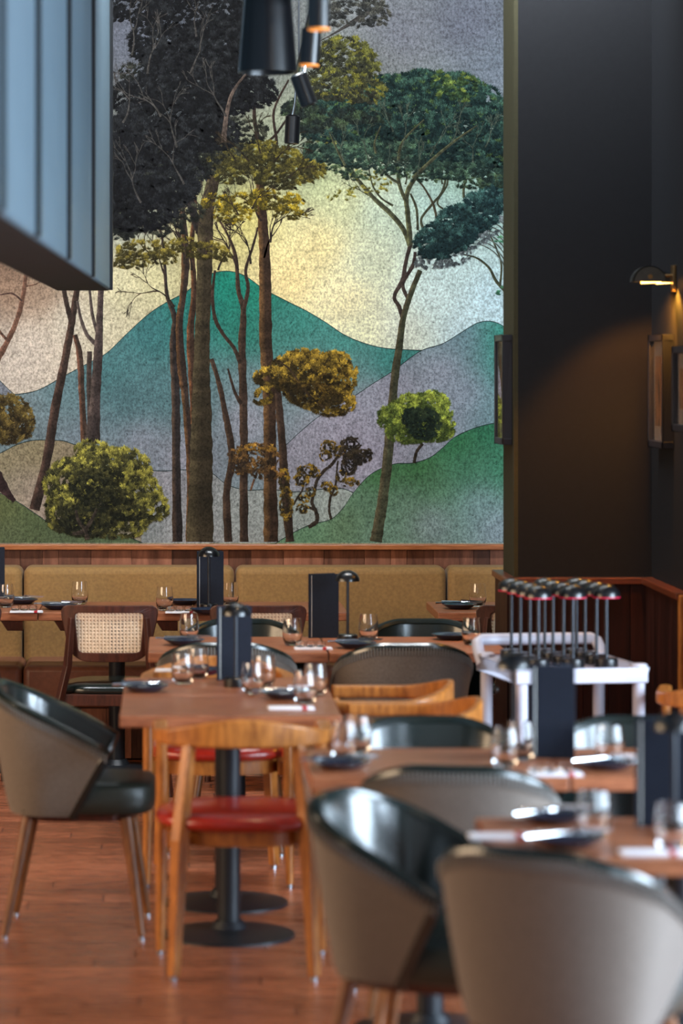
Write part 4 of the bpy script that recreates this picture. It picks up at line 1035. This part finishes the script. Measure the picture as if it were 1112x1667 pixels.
MB().lathe([(0, 0), (.006, .004), (.007, .05), (.004, .062), (0, .064)], 14, (-.056, 0, .008)).build('bulb', M_warm2, cd, smooth=True)  # added bracket and bulb imitate lamp light reflected in the picture glass

# ---------------------------------------------------------------- pendant and track spots
pd = empty('pendant_lamp', (.343, 11.0, 2.91)); tag(pd, 'large black conical pendant shade hanging near the top of the picture', 'pendant lamp')
prof = [(.106, 0), (.104, .03), (.094, .15), (.082, .30), (.066, .38), (.02, .42), (.0, .42)]
inn = [(0, .415), (.018, .415), (.063, .376), (.079, .296), (.091, .148), (.101, .03), (.103, .0), (.106, 0)]
MB().lathe(inn+prof[1:], 56).build('shade', M_black, pd, smooth=True, ang=60)
MB().tube([(0, 0, .41), (0, 0, 1.49)], .006, 8).build('cord', M_black, pd, smooth=True)
MB().lathe([(0, .30), (.03, .29), (.035, .24), (.02, .20), (0, .195)], 20).build('bulb', M_mount, pd, smooth=True)
tk = empty('lighting_track', (0, 0, 0)); tag(tk, 'chrome ceiling track carrying the small black spotlights', 'track')
MB().tube([(.565, 14.1, 3.16), (.455, 8.6, 3.16)], .010, 10).build('rail', M_steel, tk, smooth=True)
for f_ in (.15, .85):
    xx = .565+(.455-.565)*f_; yy = 14.1-5.5*f_; MB().tube([(xx, yy, 3.16), (xx, yy, 4.4)], .004, 8).build('hanger', M_iron, tk, smooth=True)
def make_spot():
    r = empty('track_spotlight')
    hd_ = MB().lathe([(.024, -.062), (.034, -.062), (.034, .055), (.026, .062), (0, .062)], 24).build('housing', M_black, r, smooth=True)
    MB().lathe([(0, -.050), (.033, -.0625), (.0335, -.068), (.029, -.069), (.022, -.060), (0, -.055)], 24).build('lens', M_warm2, hd_, smooth=True)
    MB().tube([(0, 0, .055), (.012, 0, .12), (.018, 0, .218)], [.008, .006, .006], 10).build('stem', M_steel, r, smooth=True)
    return r
SP = Maker(make_spot)
for (x, y, ry, lb) in ((.444, 9.3, 0, 'track spotlight highest in the picture, beside the pendant top'), (.469, 10.4, 4, 'track spotlight with glowing orange rim, second from the top'),
                       (.513, 12.0, -20, 'track spotlight tilted to the right, third from the top'), (.549, 14.0, 3, 'lowest and smallest track spotlight in front of the mural')):
    o = SP.put((x, y, 2.943), 0, lb, 'spotlight', 'spotlights on the chrome track'); o.rotation_euler = (0, 0, 0)
    for ch in o.children:
        if ch.name.startswith('housing'):
            ch.rotation_euler = (0, RD(ry), 0)
            if y > 11:      # the two farther spotlights are switched off
                for q in ch.children: q.material_slots[0].link = 'OBJECT'; q.material_slots[0].material = M_black
for y in (9.3, 10.4, 12.0):
    spot('track_beam', (.45+(y-9.3)*.022, y, 2.87), (RD(12), 0, 0), (1.0, .74, .45), 26, 70, .8, .03)
